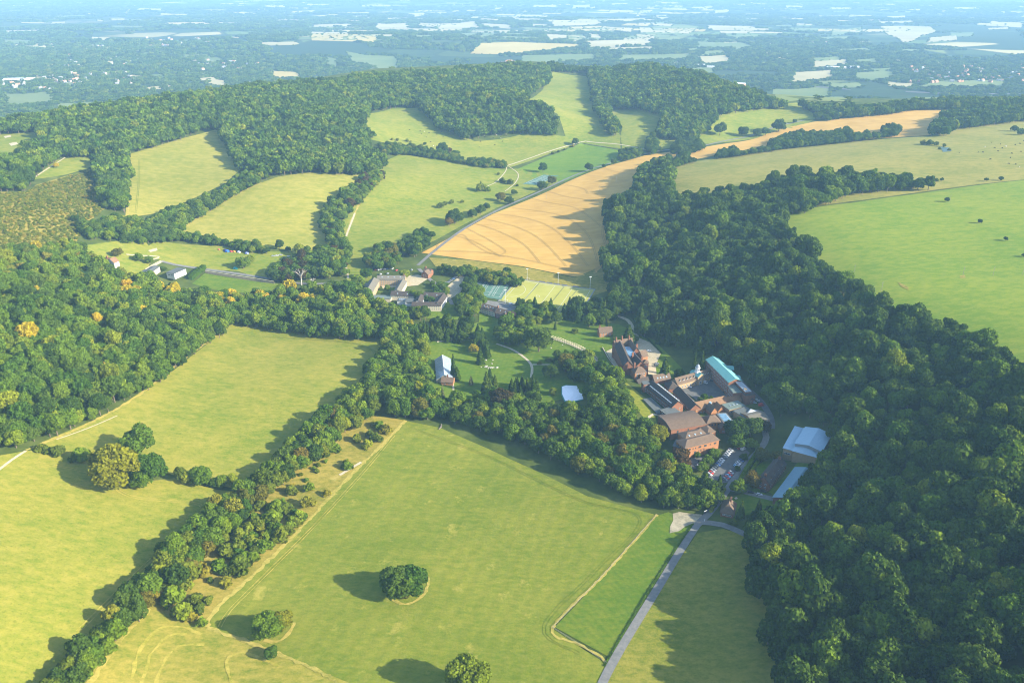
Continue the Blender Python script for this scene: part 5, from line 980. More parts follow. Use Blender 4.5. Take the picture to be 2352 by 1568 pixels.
# ------------------------------------------------------------------ single trees and bushes, each with its own place
def field_tree(px, py, dia, code, label, hs=1.0, k=None, name='field_tree', cat='tree', group=None):
    k = random.randrange(4) if k is None else k; q = g1(px, py); e = empty(name, (q[0], q[1], q[2]), label, cat, group, random.uniform(0, 6.28)); s = dia/12
    e.scale = (s, s, s*hs); cr, tr = SPLIT[k]
    key = ('sp', k, code)
    if key not in VAR: VAR[key] = variant(cr, MATS[code])
    link('crown', VAR[key], e); link('trunk', tr, e); return e
def spruce(px, py, dia, label, hs=1.0, mat=None, name='spruce_tree', group=None):
    q = g1(px, py); e = empty(name, (q[0], q[1], q[2]), label, 'conifer', group, random.uniform(0, 6.28)); s = dia/7.2; e.scale = (s, s, s*hs)
    key = ('spc', mat.name if mat else '')
    if key not in VAR: VAR[key] = variant(CSPLIT[0], mat) if mat else CSPLIT[0]
    link('crown', VAR[key], e); link('trunk', CSPLIT[1], e); return e
def m_px(py, z=0): # metres per photo pixel for something standing at this row
    p = P(1176, py, z); return (p[1]*CP-(z-CAMZ)*SP)/FOC
ONE = [  # px, py of the foot, crown width in photo pixels, leaf, label
 (915,1366,70,'d','dark rust tinged tree, left half of the clump in the big middle field'),(946,1360,66,'m','greener tree, right half of the round clump in the middle of the big field'),(928,1370,30,'r','small rusty tree at the front of the round clump in the big field'),
 (620,1462,66,'l','bright green tree of the pair standing alone in the big field'),(648,1446,48,'o','golden topped tree of the pair standing alone in the big field'),
 (624,1510,30,'m','small round tree on the dry boundary strip of the foreground'),(1075,1592,92,'m','big tree with orange edges at the bottom of the picture'),
 (272,1114,98,'o','large golden leaved tree in the clump on the left field'),(322,1050,76,'m','dark domed tree at the top of the clump on the left field'),(350,1102,72,'m','green tree on the right of the clump on the left field'),(330,1120,44,'l','low light green tree at the front of the clump on the left field'),(300,1060,40,'l','yellow green tree in the middle of the clump on the left field'),
 (1237,808,58,'d','big dark round tree in the middle of the lawn'),(970,815,36,'m','young green tree on the lawn behind the greenhouse'),
 (1045,514,36,'d','large dark tree beside the track above the wheat field'),(1032,519,20,'r','brownish tree touching the large dark tree above the wheat'),(1085,500,20,'d','first of three small dark trees along the track above the wheat'),(1103,494,24,'d','second of three small dark trees along the track above the wheat'),(1118,482,16,'d','third of three small dark trees along the track above the wheat'),
 (1150,462,20,'r','brownish round tree on the pasture side of the wheat field track'),(1170,469,20,'d','dark round tree on the wheat side of the farm track'),(1181,449,14,'d','little round tree in the pasture near the tennis courts'),
 (1246,436,22,'d','dark tree on the wheat track beside the tennis courts'),(1268,424,20,'r','bare topped tree behind the far tennis courts'),(1247,396,20,'m','tree standing in the bright green playing field'),(1353,394,20,'d','dark tree at the wheat edge of the playing field'),(1321,334,16,'d','tree at the corner where the valley tracks meet'),(1410,379,14,'d','round tree on the wheat track near the narrow neck'),(1387,386,9,'d','tiny tree on the wheat track between two larger ones'),
 (1017,352,24,'d','large dark tree alone in the cattle pasture'),(1032,351,12,'c','copper leaved tree beside the large dark tree in the cattle pasture'),
 (1653,312,28,'d','leftmost round tree in the row below the far right meadow'),(1706,314,22,'d','second round tree in the row below the far right meadow'),(1738,314,18,'d','paler tree of the close pair below the far right meadow'),(1758,312,18,'m','taller tree of the close pair below the far right meadow'),(1788,303,28,'d','big round tree beside the road at the far right meadow'),(1825,283,9,'d','small lone tree in the far right meadow'),(1876,276,18,'d','tree at the edge of the belt where the far road enters'),
 (2174,464,11,'d','dark bush beside a pole at the top of the bright green field'),(2250,513,10,'d','dark bush in the middle of the bright green field'),(2309,553,10,'d','dark bush at the right of the bright green field'),(2351,590,9,'d','dark bush cut by the right edge of the bright green field'),(2265,417,9,'d','left bush of two on the boundary of the bright green field'),(2298,415,10,'d','right bush of two on the boundary of the bright green field'),
 (2150,418,9,'d','low thicket right of the wood tip on the bright field boundary'),(2162,417,9,'d','round bush beside the low thicket on the bright field boundary'),
 (1726,1118,40,'r','olive rounded tree on the lawn by the timbered house'),(1695,1133,34,'l','light green tree on the corner lawn by the lodge'),(1750,1058,30,'r','yellowish tree at the junction by the sports hall'),(1780,1060,26,'r','brownish tree beside the white van lane'),
 (1560,1072,46,'c','dark copper leaved tree in front of the orange brick block'),(1755,992,30,'c','dark purple tree by the teaching block'),(1690,1010,54,'d','large dark tree left of the pair beside the car park'),(1722,1002,48,'d','large dark tree right of the pair beside the car park'),(1692,1028,36,'m','olive tree under the pair beside the car park'),(1724,1030,26,'l','clipped light green tree beside the car park entrance'),
 (1612,1084,24,'m','lowest tree of the row between the two car parks'),(1624,1068,24,'m','middle tree of the row between the two car parks'),(1638,1050,25,'m','upper tree of the row between the two car parks'),(1600,1052,16,'m','small green tree at the upper end of the small car park'),
 (1694,1082,14,'d','small tree among the right row of parked cars'),(1708,1056,17,'d','small tree at the top of the right row of parked cars'),
 (1617,918,16,'m','tallest tree of the island in the stable court'),(1608,924,14,'d','left bush of the island in the stable court'),(1632,922,13,'m','right tree of the island in the stable court'),(1622,928,15,'l','front shrub of the island in the stable court'),
 (1310,860,34,'c','dark purple tree at the top of the shrubby bank'),(1400,925,42,'m','rounded tree in the grass below the bank'),(1508,1012,42,'o','yellow leaved tree left of the assembly hall'),(1180,935,36,'r','copper brown tree behind the field boundary belt'),(1150,935,50,'c','large copper brown tree behind the field boundary belt'),(1265,868,34,'d','dark spreading tree beside the pool cover'),
 (965,955,44,'r','tall rusty tree at the corner of the big field'),(745,962,26,'d','dark tree at the top of the long hedge'),(907,955,38,'l','light green rounded tree at the end of the greenhouse belt'),(465,1110,44,'m','blue green rounded tree in the short hedge'),(510,1116,30,'l','yellowish bush in the short hedge'),
 (643,572,20,'d','dark tree on its own at the camp field corner'),(663,578,13,'d','pointed small tree at the camp field corner'),(690,577,13,'d','second pointed small tree at the camp field corner'),(130,386,12,'y','yellow tree beside the chalk path on the far left meadow'),(175,510,18,'d','lone dark tree on the scrubby slope'),(245,480,20,'d','dark tree at the edge of the scrubby slope'),
 (375,626,15,'d','column shaped tree between the two bungalows'),(560,617,30,'l','feathery pale tree between camp field and car meadow'),(575,606,22,'l','feathery pale tree on the end of the row beside the car meadow'),(272,590,22,'r','grey green tree beside the garden of the white cottage'),(320,600,20,'l','light round tree by the bungalow drive'),(345,606,18,'m','darker round tree by the bungalow drive'),
 (948,686,22,'m','first rounded tree on the lawn between the boarding houses'),(962,690,22,'d','second rounded tree on the lawn between the boarding houses'),(978,694,16,'d','third rounded tree on the lawn between the boarding houses'),(992,696,16,'m','fourth rounded tree on the lawn between the boarding houses'),(890,668,14,'l','small tree inside the garden court'),(825,664,32,'l','light green tree at the left end of the buff boarding house'),(842,640,26,'m','grey green tree behind the buff boarding house'),(930,640,22,'l','variegated pale tree by the boarding house car park'),
 (1560,868,24,'m','evergreen bush behind the clock range'),(1455,760+26,20,'d','dark tree behind the manor roof'),
]
for px, py, dpx, code, lab in ONE:
    z = float(g1(px, py)[2]); dia = dpx*m_px(py, z); field_tree(px, py, max(2.2, dia), code, lab, random.uniform(.82, .98) if dpx > 16 else .9)
for px, py, hpx, dpx, lab in [(1525,872,52,26,'broad dark fir on the manor forecourt edge'),(1592,872,62,17,'left tall column fir behind the clock turret'),(1610,858,52,15,'right tall column fir behind the clock turret'),(1604,815,42,26,'spreading cedar behind the tall column firs'),(1564,795,50,28,'wide cedar with layered boughs on the manor lawn'),(1590,790,62,30,'large dark conifer right of the layered cedar'),(1625,808,54,30,'rightmost dark conifer before the copper roof'),(1510,790,44,12,'narrow pointed conifer on the shaded lawn'),(1533,794,48,16,'thin topped pine with a bare stem on the shaded lawn'),
                              (1443,790,44,34,'wide dark yew just behind the manor'),(1470,765,64,26,'tall dark conifer behind the manor drive'),(1042,868,54,15,'tall cypress against the greenhouse wall'),(1050,872,30,18,'bushy conifer at the foot of the tall cypress'),(1228,716,34,20,'pointed spruce in front of the sports pitch'),(1265,712,28,14,'dark spruce at the pitch corner path'),(1308,716,34,18,'tall spruce between pitch and lawn'),(1275,757,20,8,'slim cypress on the lawn by the pergola'),
                              (1650,1129,38,20,'tall dark cypress at the low end of the car park'),(1630,1158,52,34,'largest dark conifer beside the entrance hedge'),(1615,1130,50,34,'broad dark conifer behind the entrance hedge'),(1700,1190,40,18,'dark conifer beside the lodge lawn'),(1740,1185,38,20,'pointed conifer between lodge and barn lane'),(1725,1205,32,22,'dark conifer in the lodge garden'),(1010,1300-525,18,9,'yellow tipped cypress above the greenhouse lawn'),(290,555,34,30,'pale layered cedar at the edge of the left wood')]:
    z = float(g1(px, py)[2]); mm = m_px(py, z); e = spruce(px, py, dpx*mm*1.1, lab, 1.0); down = PITCH+math.atan((py-784)/FOC); e.scale = (e.scale[0], e.scale[1], max(2, hpx*mm/math.cos(down))/17)
spruce(1017, 915, 3.4, 'blue grey conifer at the front corner of the greenhouse', 1.7, L_BLUE); spruce(1082, 884, 4.5, 'small pale blue spruce alone on the lawn', .9, L_BLUE)
BUSH = [(672,1134,22),(712,1127,21),(750,1138,17),(800,1076,20),(796,1066,14),(710,1164,28),(690,1195,26),(662,1222,20),(605,1264,30),(555,1312,42),(520,1346,28),(505,1312,34),(460,1320,32),(440,1330,24),(480,1383,21),(450,1386,28),(465,1436,22),(460,1406,24),(425,1415,36),(440,1424,24),(520,1276,34),(497,1244,20),(550,1265,30),(580,1250,26),(552,1236,30),(600,1170,24),(635,1175,32),(660,1176,30),(625,1200,34),(595,1215,30),(642,1238,32),(582,1290,28),(420,1356,36),(400,1380,40),(655,1100,12),(672,1118,10),(703,1104,10),(728,1085,12),(722,1078,10),(690,1092,9),(570,1224,28),(615,1236,26),(540,1206,30),(650,1156,14),(483,1336,14),(884,994,22),(872,985,20),(866,1014,24),(843,1026,20),(850,1002,18),(820,1014,18),(770,1036,24),(750,1050,14),(748,1061,10),(730,1070,10),(860,978,16)]
pxs = np.array([b[:2] for b in BUSH]); order = np.argsort(pxs[:, 1])
for i, (px, py, dpx) in enumerate(BUSH):
    z = float(g1(px, py)[2]); dia = dpx*m_px(py, z); me = vmesh(SHR, i % 3, 'slsls'[i % 5]); q = g1(px, py); s = dia/6.0*1.3
    lab = 'small dark thorn bush dotted over the dry grass strip' if dpx < 18 else 'rounded thorn bush on the dry grass strip beside the long hedge'
    if (px, py) == (672,1134): lab = 'rounded thorn bush at the left of the sparse upper part of the dry strip'
    tag(link('thorn_bush', me, None, (q[0], q[1], q[2]-.2), random.uniform(0, 6.28), (s, s, s*random.uniform(.85, 1.15))), lab, 'bush', 'thorn bushes on the dry grass strip')
zone = [(600,1150),(690,1170),(705,1190),(660,1240),(600,1290),(560,1330),(500,1320),(520,1290),(500,1230),(560,1180)]
for i, q in enumerate(fill(zone, 6.2, 3, (), 77, .9)):
    s = random.uniform(4.5, 8.5)/6; tag(link('thorn_bush', vmesh(SHR, i % 3, 'slslm'[i % 5]), None, (q[0], q[1], q[2]-.2), random.uniform(0, 6.28), (s, s, s*random.uniform(.85, 1.15))), 'rounded thorn bush on the dry grass strip beside the long hedge', 'bush', 'thorn bushes on the dry grass strip')
for px, py, dpx, lab in [(94,1036,26,'left bush of three on the left field'),(112,1040,24,'bush joined to the left bush on the left field'),(136,1046,36,'yellow green middle bush of three on the left field'),(190,1056,44,'whitish bush, right one of three on the left field'),(1155,420,16,'low bush by the chalk path junction'),(1172,424,18,'wide bush by the chalk path junction'),(1188,428,8,'tiny bush right of the chalk path junction'),
                         (1105,440,26,'shrubby thicket with a taller spruce in the pasture'),(1120,440,14,'pale shrub on the right of the pasture thicket'),(1012,478,18,'left bush of the three in the open pasture'),(1022,472,14,'middle bush of the three in the open pasture'),(1038,468,14,'right bush of the three in the open pasture'),(1062,466,10,'little bush right of the three in the open pasture'),
                         (900,322,7,'first little tree on the cattle pasture bank'),(913,324,9,'second little tree on the cattle pasture bank'),(935,326,10,'third little tree on the cattle pasture bank'),(943,328,7,'fourth little tree on the cattle pasture bank'),(976,333,9,'fifth little tree, nearest the large dark one'),
                         (2120,332,14,'left end of the thicket round the field pond'),(2135,333,16,'middle of the thicket round the field pond'),(2150,335,14,'right part of the thicket round the field pond'),(2168,338,11,'round bush at the end of the pond thicket'),(2180,346,8,'low bush below the field pond'),(2158,344,8,'low bush left of the field pond'),(2330,302,18,'dark bush group cut off by the right edge'),(2345,310,20,'lower dark bush cut off by the right edge'),
                         (1145,402,9,'little bush beside the path in the pasture'),(1297,345,6,'first bush on the track above the playing field'),(1283,350,8,'second bush on the track above the playing field'),(1270,354,8,'third bush on the track above the playing field'),(1316,338,8,'bush below the tree at the track corner'),
                         (1240,836,12,'low clipped shrub by the path fork'),(1262,830,14,'long low shrub beside the pergola path'),(1320,765,16,'round flower bed on the upper lawn'),(1683,1205,22,'rounded hedge bush by the lodge gate'),(1090,808,26,'golden conifer shrub on the lawn corner'),(1112,800,30,'dark shrub group on the lawn corner'),(1270,905,22,'leafy shrub left of the pool cover')]:
    q = g1(px, py); dia = dpx*m_px(py, q[2]); s = dia/6.0; code = 'y' if 'golden' in lab else 'l' if 'pale' in lab or 'whitish' in lab else 'd' if 'dark' in lab else 's'
    tag(link('shrub', vmesh(SHR, random.randrange(3), code), None, (q[0], q[1], q[2]-.2), random.uniform(0, 6.28), (s, s, s*1.0)), lab, 'shrub')
spruce(1105, 438, 7, 'pointed spruce standing in the pasture thicket', .95)
# clipped hedges: long leafy bodies
def hedge(pts, wd, ht, mat, label, name='clipped_hedge'):
    w_ = GW(pts); r = np.random.default_rng(int(w_[0, 0]) & 255); Q = []; core = []
    for a, b in zip(w_[:-1], w_[1:]):
        ln = np.hypot(*(b-a)); u = (b-a)/ln; v = np.array([-u[1], u[0]]); n = int(ln*(ht*2+wd)*5)
        t = r.uniform(0, ln, n); s = r.uniform(0, 2*ht+wd, n); y = np.where(s < ht, -wd/2, np.where(s < ht+wd, s-ht-wd/2, wd/2)); z = np.where(s < ht, s, np.where(s < ht+wd, ht, 2*ht+wd-s))
        p = a+u*t[:, None]+v*y[:, None]; C = np.column_stack([p, H(p[:, 0], p[:, 1])+z+r.normal(0, .08, n)])
        nz_ = np.column_stack([v[0]*np.sign(y)*(z < ht), v[1]*np.sign(y)*(z < ht), (z >= ht)*1.0+.2]); Q.append(sprays(C, unit(nz_), .32, r, .45))
        k = max(2, int(ln/6)); ts = np.linspace(0, ln, k+1)
        for i in range(k):
            c = [a+u*t_+v*y_ for t_, y_ in ((ts[i], -wd*.42), (ts[i+1], -wd*.42), (ts[i+1], wd*.42), (ts[i], wd*.42))]; hz_ = [float(H(*q)) for q in c]
            top = [(*q, h_+ht*.92) for q, h_ in zip(c, hz_)]; bot = [(*q, h_-.3) for q, h_ in zip(c, hz_)]; core += [top]+[[bot[j], bot[(j+1) % 4], top[(j+1) % 4], top[j]] for j in range(4)]
    Q = np.concatenate(Q+[np.array(core)]); o = link(name, fast_quads(name, Q, mat, None, r.uniform(.2, .9, len(Q)))); return tag(o, label, 'hedge')
hedge([(1697,1110),(1712,1082),(1738,1042),(1740,1024)], 2.6, 2.2, L_LIGHT, 'bright yellow green hedge between the car park and the entrance road')
hedge([(1726,1084),(1742,1058),(1758,1038)], 2.0, 1.8, L_LIGHT, 'yellow green hedge along the lawn of the timbered house')
hedge([(1632,1178),(1648,1150),(1664,1126)], 2.0, 2.4, L_LIGHT, 'light green hedge beside the entrance road below the conifers')
hedge([(438,643),(455,628),(470,617)], 5, 5, L_MID, 'tall clipped hedge at the end of the walled garden')
hedge([(1460,760),(1490,782),(1520,812)], 1.6, 1.2, L_DARK, 'low dark hedge along the gravel forecourt of the manor')
hedge([(1392,720),(1392+8,760),(1392+28,800)], 1.2, 1.5, L_SHRUB, 'narrow hedge round the cottage garden behind the manor')
hedge([(1592,1204),(1548,1268),(1490,1356),(1430,1458),(1388,1530)], .8, .8, L_MID, 'thin low hedge along the left edge of the entrance road')

# ------------------------------------------------------------------ vehicles
PAINT = {k: plain_mat('car_paint_'+k, c, None, rough=.28, spec=.6) for k, c in dict(white=(.52, .53, .53), silver=(.30, .32, .34), grey=(.17, .18, .19), black=(.025, .027, .03), blue=(.05, .11, .27), red=(.45, .04, .03), green=(.05, .12, .06), skyblue=(.20, .38, .58)).items()}
TYRE = plain_mat('tyre', (.02, .02, .02)); LAMP = plain_mat('lamp_lens', (.6, .6, .55), None, .2, .6)
def loft(secs, mat_of):
    """cross sections (x, [(y, z)...]) joined into one closed shell"""
    V = []; n = len(secs[0][1])
    for x, s in secs: V += [(x, y, z) for y, z in s]
    F_ = []; M = []
    for i in range(len(secs)-1):
        for j in range(n): F_.append((i*n+j, i*n+(j+1) % n, (i+1)*n+(j+1) % n, (i+1)*n+j)); M.append(mat_of(i, j))
    F_ += [tuple(range(n-1, -1, -1)), tuple(range((len(secs)-1)*n, len(secs)*n))]; M += [0, 0]; return V, F_, M
def sec(w_, zb, zs, wt, zt): return [(-w_, zb), (w_, zb), (w_, zs), (wt, zt), (-wt, zt), (-w_, zs)]
def car_mesh(kind):
    if kind == 'van': S = [(-2.4, sec(.93, .35, .95, .9, 1.2)), (-2.3, sec(.95, .28, 1.1, .88, 2.25)), (.6, sec(.96, .28, 1.1, .88, 2.3)), (1.2, sec(.96, .28, 1.1, .8, 2.15)), (1.75, sec(.95, .28, 1.05, .85, 1.2)), (2.45, sec(.88, .35, .8, .75, .9))]
    else: S = [(-2.1, sec(.80, .35, .75, .72, .9)), (-2.0, sec(.88, .25, .85, .78, 1.0)), (-1.55, sec(.89, .22, .9, .66, 1.38)), (.15, sec(.9, .22, .9, .66, 1.46)), (.95, sec(.9, .22, .88, .78, 1.0)), (1.9, sec(.87, .25, .74, .74, .82)), (2.15, sec(.76, .35, .62, .62, .68))]
    V, F_, M = loft(S, lambda i, j: 0); body = mesh('body', V, F_, PAINT['white'], M)
    g = []
    def pane(a, b, c, d): g.append([a, b, c, d])
    e = .012
    if kind == 'van':
        for s in (-1, 1): pane((.1, s*(.96+e), 1.2), (1.3, s*(.955+e), 1.15), (1.15, s*(.84+e), 2.0), (.1, s*(.9+e), 2.05))
        pane((1.72, -.78, 1.27), (1.72, .78, 1.27), (1.25, .72, 2.12), (1.25, -.72, 2.12))
    else:
        for s in (-1, 1): pane((-1.5, s*(.87+e), .98), (.7, s*(.86+e), .98), (.1, s*(.69+e), 1.40), (-1.4, s*(.69+e), 1.34))
        pane((.93, -.72, 1.03), (.93, .72, 1.03), (.22, .6, 1.46), (.22, -.6, 1.46)); pane((-2.01, .68, 1.03), (-2.01, -.68, 1.03), (-1.6, -.6, 1.37), (-1.6, .6, 1.37))
    gl = fast_quads('glass', np.array(g)+np.array([.03, 0, .02]), GLASS)
    return body, gl
CARM = {k: car_mesh(k) for k in ('car', 'van')}
q = []
wheel = mesh('wheel', [(.32*math.cos(6.2832*i/12), y, .32*math.sin(6.2832*i/12)) for y in (-.11, .11) for i in range(12)], [tuple(range(11, -1, -1)), tuple(range(12, 24))]+[(i, (i+1) % 12, 12+(i+1) % 12, 12+i) for i in range(12)], TYRE)
PBODY = {}
def car(px, py, ang, colr, label, kind='car', group=None, name=None):
    q = g1(px, py); e = empty(name or ('parked_van' if kind == 'van' else 'parked_car'), (q[0], q[1], q[2]+.5), label, 'van' if kind == 'van' else 'car', group, ang)
    if (kind, colr) not in PBODY: PBODY[kind, colr] = variant(CARM[kind][0], PAINT[colr])
    link('body', PBODY[kind, colr], e); link('glass', CARM[kind][1], e)
    for x in (-1.3, 1.3):
        for y in (-.8, .8): link('wheel', wheel, e, (x, y, .3))
    return e
def ang(a, b): p, q = P(*a), P(*b); return math.atan2(q[1]-p[1], q[0]-p[0])
Z6 = lambda p, q: (1518.9+p*.21875, 1004.5+q*.21875)
AL = ang(Z6(475,380), Z6(530,412)); AR = ang(Z6(648,432), Z6(690,460))
left = [((722,150),'silver'),((712,150),'white'),((692,178),'white'),((668,192),'silver'),((655,188),'grey'),((648,205),'black'),((650,228),'white'),((633,243),'white'),((620,258),'silver'),((598,275),'blue'),((582,305),'black'),((567,320),'black'),((556,345),'grey'),((533,358),'silver'),((512,373),'red'),((503,396),'white')]
cols_seen = {}
ORD = ['first', 'second', 'third', 'fourth', 'fifth', 'sixth', 'seventh', 'eighth', 'ninth', 'tenth', 'eleventh', 'twelfth', 'thirteenth', 'fourteenth', 'fifteenth', 'sixteenth', 'seventeenth', 'eighteenth']
left = [((505+ (728-505)*(1-i/15), 396-(396-140)*(1-i/15)), c_) for i, (_, c_) in enumerate(left)]
for i, (zp, c_) in enumerate(left): car(*Z6(*zp), AL, c_, '%s car, %s from the top in the left row of the car park' % (c_, ORD[i]), group='cars in the left row of the car park')
right = [((838,250),'blue'),((822,268),'grey'),((806,280),'white'),((793,295),'silver'),((781,312),'skyblue'),((733,378),'silver'),((718,398),'red'),((702,414),'skyblue'),((685,430),'red'),((668,447),'grey')]
for i, (zp, c_) in enumerate(right): car(*Z6(*zp), AR, c_, '%s car, %s from the top in the right row of the car park' % (c_, ORD[i]), group='cars in the right row of the car park')
car(*Z6(823,120), AL+1.57, 'red', 'red car parked beside the white van at the car park top'); car(*Z6(858,132), AL+1.57, 'white', 'white van parked at the top of the car park', 'van'); car(*Z6(1053,162), AL+1.57, 'white', 'white van driving on the entrance road', 'van')
car(*Z6(938,585), -.25, 'black', 'dark car in the lane, left of the white one by the lodge'); car(*Z6(1025,607), -.25, 'white', 'white car in the lane between lodge and timbered house'); car(*Z6(1068,575), -.3, 'black', 'black car in the lane close to the timbered house')
car(*Z6(390,312), AL, 'white', 'white car in front of the small car park row'); car(*Z6(402,296), AL, 'grey', 'grey car in the middle of the small car park row'); car(*Z6(410,272), AL, 'black', 'dark car at the back of the small car park row')
Z3 = lambda p, q: (1372+p/8, 735+q/8)
car(*Z3(948,584), .1, 'white', 'white car on the gravel forecourt of the manor'); car(*Z3(868,655), 1.9, 'red', 'red car beside the manor porch'); car(*Z3(1095,815), .15, 'grey', 'grey car under the fir on the forecourt'); car(*Z3(1080,850), .15, 'black', 'black car under the fir on the forecourt')
car(*Z3(1690,1240), -.5, 'white', 'white car in the stable court'); car(*Z3(1975,1165), -.7, 'white', 'white van beside the clock turret', 'van'); car(*Z3(2115,1130), -.5, 'black', 'black car right of the white van in the stable court'); car(*Z3(2165,1105), -.5, 'grey', 'dark grey car nearest the copper roofed block'); car(*Z3(2290,1215), -1.0, 'red', 'dark red car in the shade of the copper roofed block'); car(*Z3(2345,1345), -1.0, 'black', 'black car in the shade at the right of the court')
car(1739,921, -.8, 'white', 'white car behind the teaching block'); car(1732,926, -.8, 'silver', 'silver car next to the white one behind the teaching block'); car(1748,933, .3, 'red', 'red van sized car by the blue canopy', 'van'); 
Z1 = lambda p, q: (808.5+p/8, 612.5+q/8)
for (zp, c_, lab) in [((370,110),'black','black car at the left end of the gravel car park row'),((440,70),'red','red car in the gravel car park row'),((490,72),'white','white car right of the red one in the gravel row'),((535,65),'silver','silver car in the gravel car park row'),((575,65),'black','black car in the gravel car park row'),((610,58),'grey','grey car in the gravel car park row'),((655,52),'blue','blue car in the gravel car park row'),((705,48),'grey','dark grey car near the right end of the gravel row'),((745,46),'white','white car at the right end of the gravel row'),((820,80),'red','red car by the variegated tree'),((1100,72),'silver','silver car by the brick house drive'),((530,150),'white','white car against the buff boarding house'),((660,138),'silver','silver car behind the buff boarding house roof')]:
    car(*Z1(*zp), 1.3+random.uniform(-.15, .15), c_, lab, group='cars in the gravel car park')
for i in range(8): car(*Z1(1930-22*i, 190+16*i), .35, ['black', 'grey', 'black', 'blue', 'black', 'grey', 'black', 'grey'][i], 'dark car, %s from the top in the slanting row by the conifers' % ORD[i], group='dark cars in the slanting row')
car(*Z1(1735,312), .2, 'silver', 'silver car at the lower end of the slanting row'); 
for i in range(5): car(*Z1(2040+32*i, 105+10*i), 1.1, 'white', 'white minibus, %s from the left under the trees' % ORD[i], 'van', 'white minibuses', 'minibus')
car(1174, 701, .1, 'white', 'white box van on the yard beside the sports pitch', 'van'); 
T11 = lambda p, q: (588+p/4, 392+q/4)
car(*T11(165,892), .05, 'green', 'dark green van on the meadow', 'van'); car(*T11(250,895), .05, 'white', 'white car right of the green van on the meadow')
for i, (p_, q_, c_) in enumerate([(195,786,'white'),(228,780,'silver'),(262,800,'black'),(298,794,'white'),(338,800,'white'),(160,790,'silver')]): car(*T11(p_, q_), .2, c_, '%s car, %s along the tree edge of the camp meadow' % (c_, ['third', 'second', 'fourth', 'fifth', 'sixth', 'first'][i] if False else ORD[[1, 2, 3, 4, 5, 0][i]]), group='cars along the camp meadow edge')

# ------------------------------------------------------------------ people's things on the grass
def tent(px, py, colr, label, s=1.0):
    q = g1(px, py); k = 10; V = []; F_ = []
    for j, (r_, z) in enumerate(((1.6, 0), (1.5, .7), (1.1, 1.4), (.5, 1.8), (.05, 1.9))):
        V += [(r_*math.cos(6.2832*i/k)*1.25, r_*math.sin(6.2832*i/k), z) for i in range(k)]
        if j: F_ += [((j-1)*k+i, (j-1)*k+(i+1) % k, j*k+(i+1) % k, j*k+i) for i in range(k)]
    e = empty('tent', (q[0], q[1], q[2]+.3), label, 'tent'); link('canopy', mesh('canopy', V, F_, plain_mat('tent_'+label[:5], colr), smooth=True), e, None, 0, s)
    link('door_flap', mesh('door_flap', [(-.45, -1.62, 0), (.45, -1.62, 0), (.25, -1.3, 1.2), (-.25, -1.3, 1.2)], [(0, 1, 2, 3)], DARKW), e, None, 0, s)
for px, py, c_, lab, s in [(522,579,(.03,.12,.5),'blue dome tent at the edge of the camp field',1.5),(517,576,(.02,.03,.12),'dark blue tent beside the blue dome tent',1.2),(531,579,(.45,.06,.05),'red tent on the camp field',1.0),(538,579,(.6,.25,.04),'orange tent on the camp field',1.0),(549,580,(.6,.65,.7),'pale tent at the tree edge of the camp field',1.2),(503,574,(.5,.1,.06),'small red tent at the left of the camp field',.8),(567,583,(.2,.25,.5),'grey blue tent under the trees of the camp field',1.3),(541,618,(.03,.35,.33),'teal cabin tent by the lane',1.4)]: tent(px, py, c_, lab, s)
# pool cover
co = GW([(1291,892),(1300,888),(1332,886),(1341,892),(1346,905),(1340,916),(1318,924),(1298,926),(1291,910)]); cen = co.mean(0); V = [(0, 0, .9)]; F_ = []; n = len(co); rings = 7; r = np.random.default_rng(3)
dense = np.array([co[i]+(co[(i+1) % n]-co[i])*t for i in range(n) for t in (0, .25, .5, .75)]); n = len(dense)
for j in range(1, rings+1):
    f = j/rings; V += [(*((p-cen)*f), .9-.35*f*f+r.normal(0, .10)*(j < rings)) for p in dense]
F_ = [(0, 1+i, 1+(i+1) % n) for i in range(n)]+[(1+j*n+i, 1+(j+1)*n+i, 1+(j+1)*n+(i+1) % n, 1+j*n+(i+1) % n) for j in range(rings-1) for i in range(n)]
e = empty('pool_cover', (cen[0], cen[1], float(H(*cen))+.2), 'wrinkled white sheet covering the pool among the trees', 'pool cover'); link('cover_sheet', mesh('cover_sheet', V, F_, plain_mat('cover_white', (.80, .82, .84), None, .5), smooth=False), e)
m_ = len(dense); V = [(*((p-cen)*f), z) for f, z in ((1.0, .62), (1.06, .5), (1.07, -.4)) for p in dense]; link('pool_edge', mesh('pool_edge', V, [(j*m_+i, (j+1)*m_+i, (j+1)*m_+(i+1) % m_, j*m_+(i+1) % m_) for j in range(2) for i in range(m_)], plain_mat('pool_edge', (.05, .22, .18))), e)
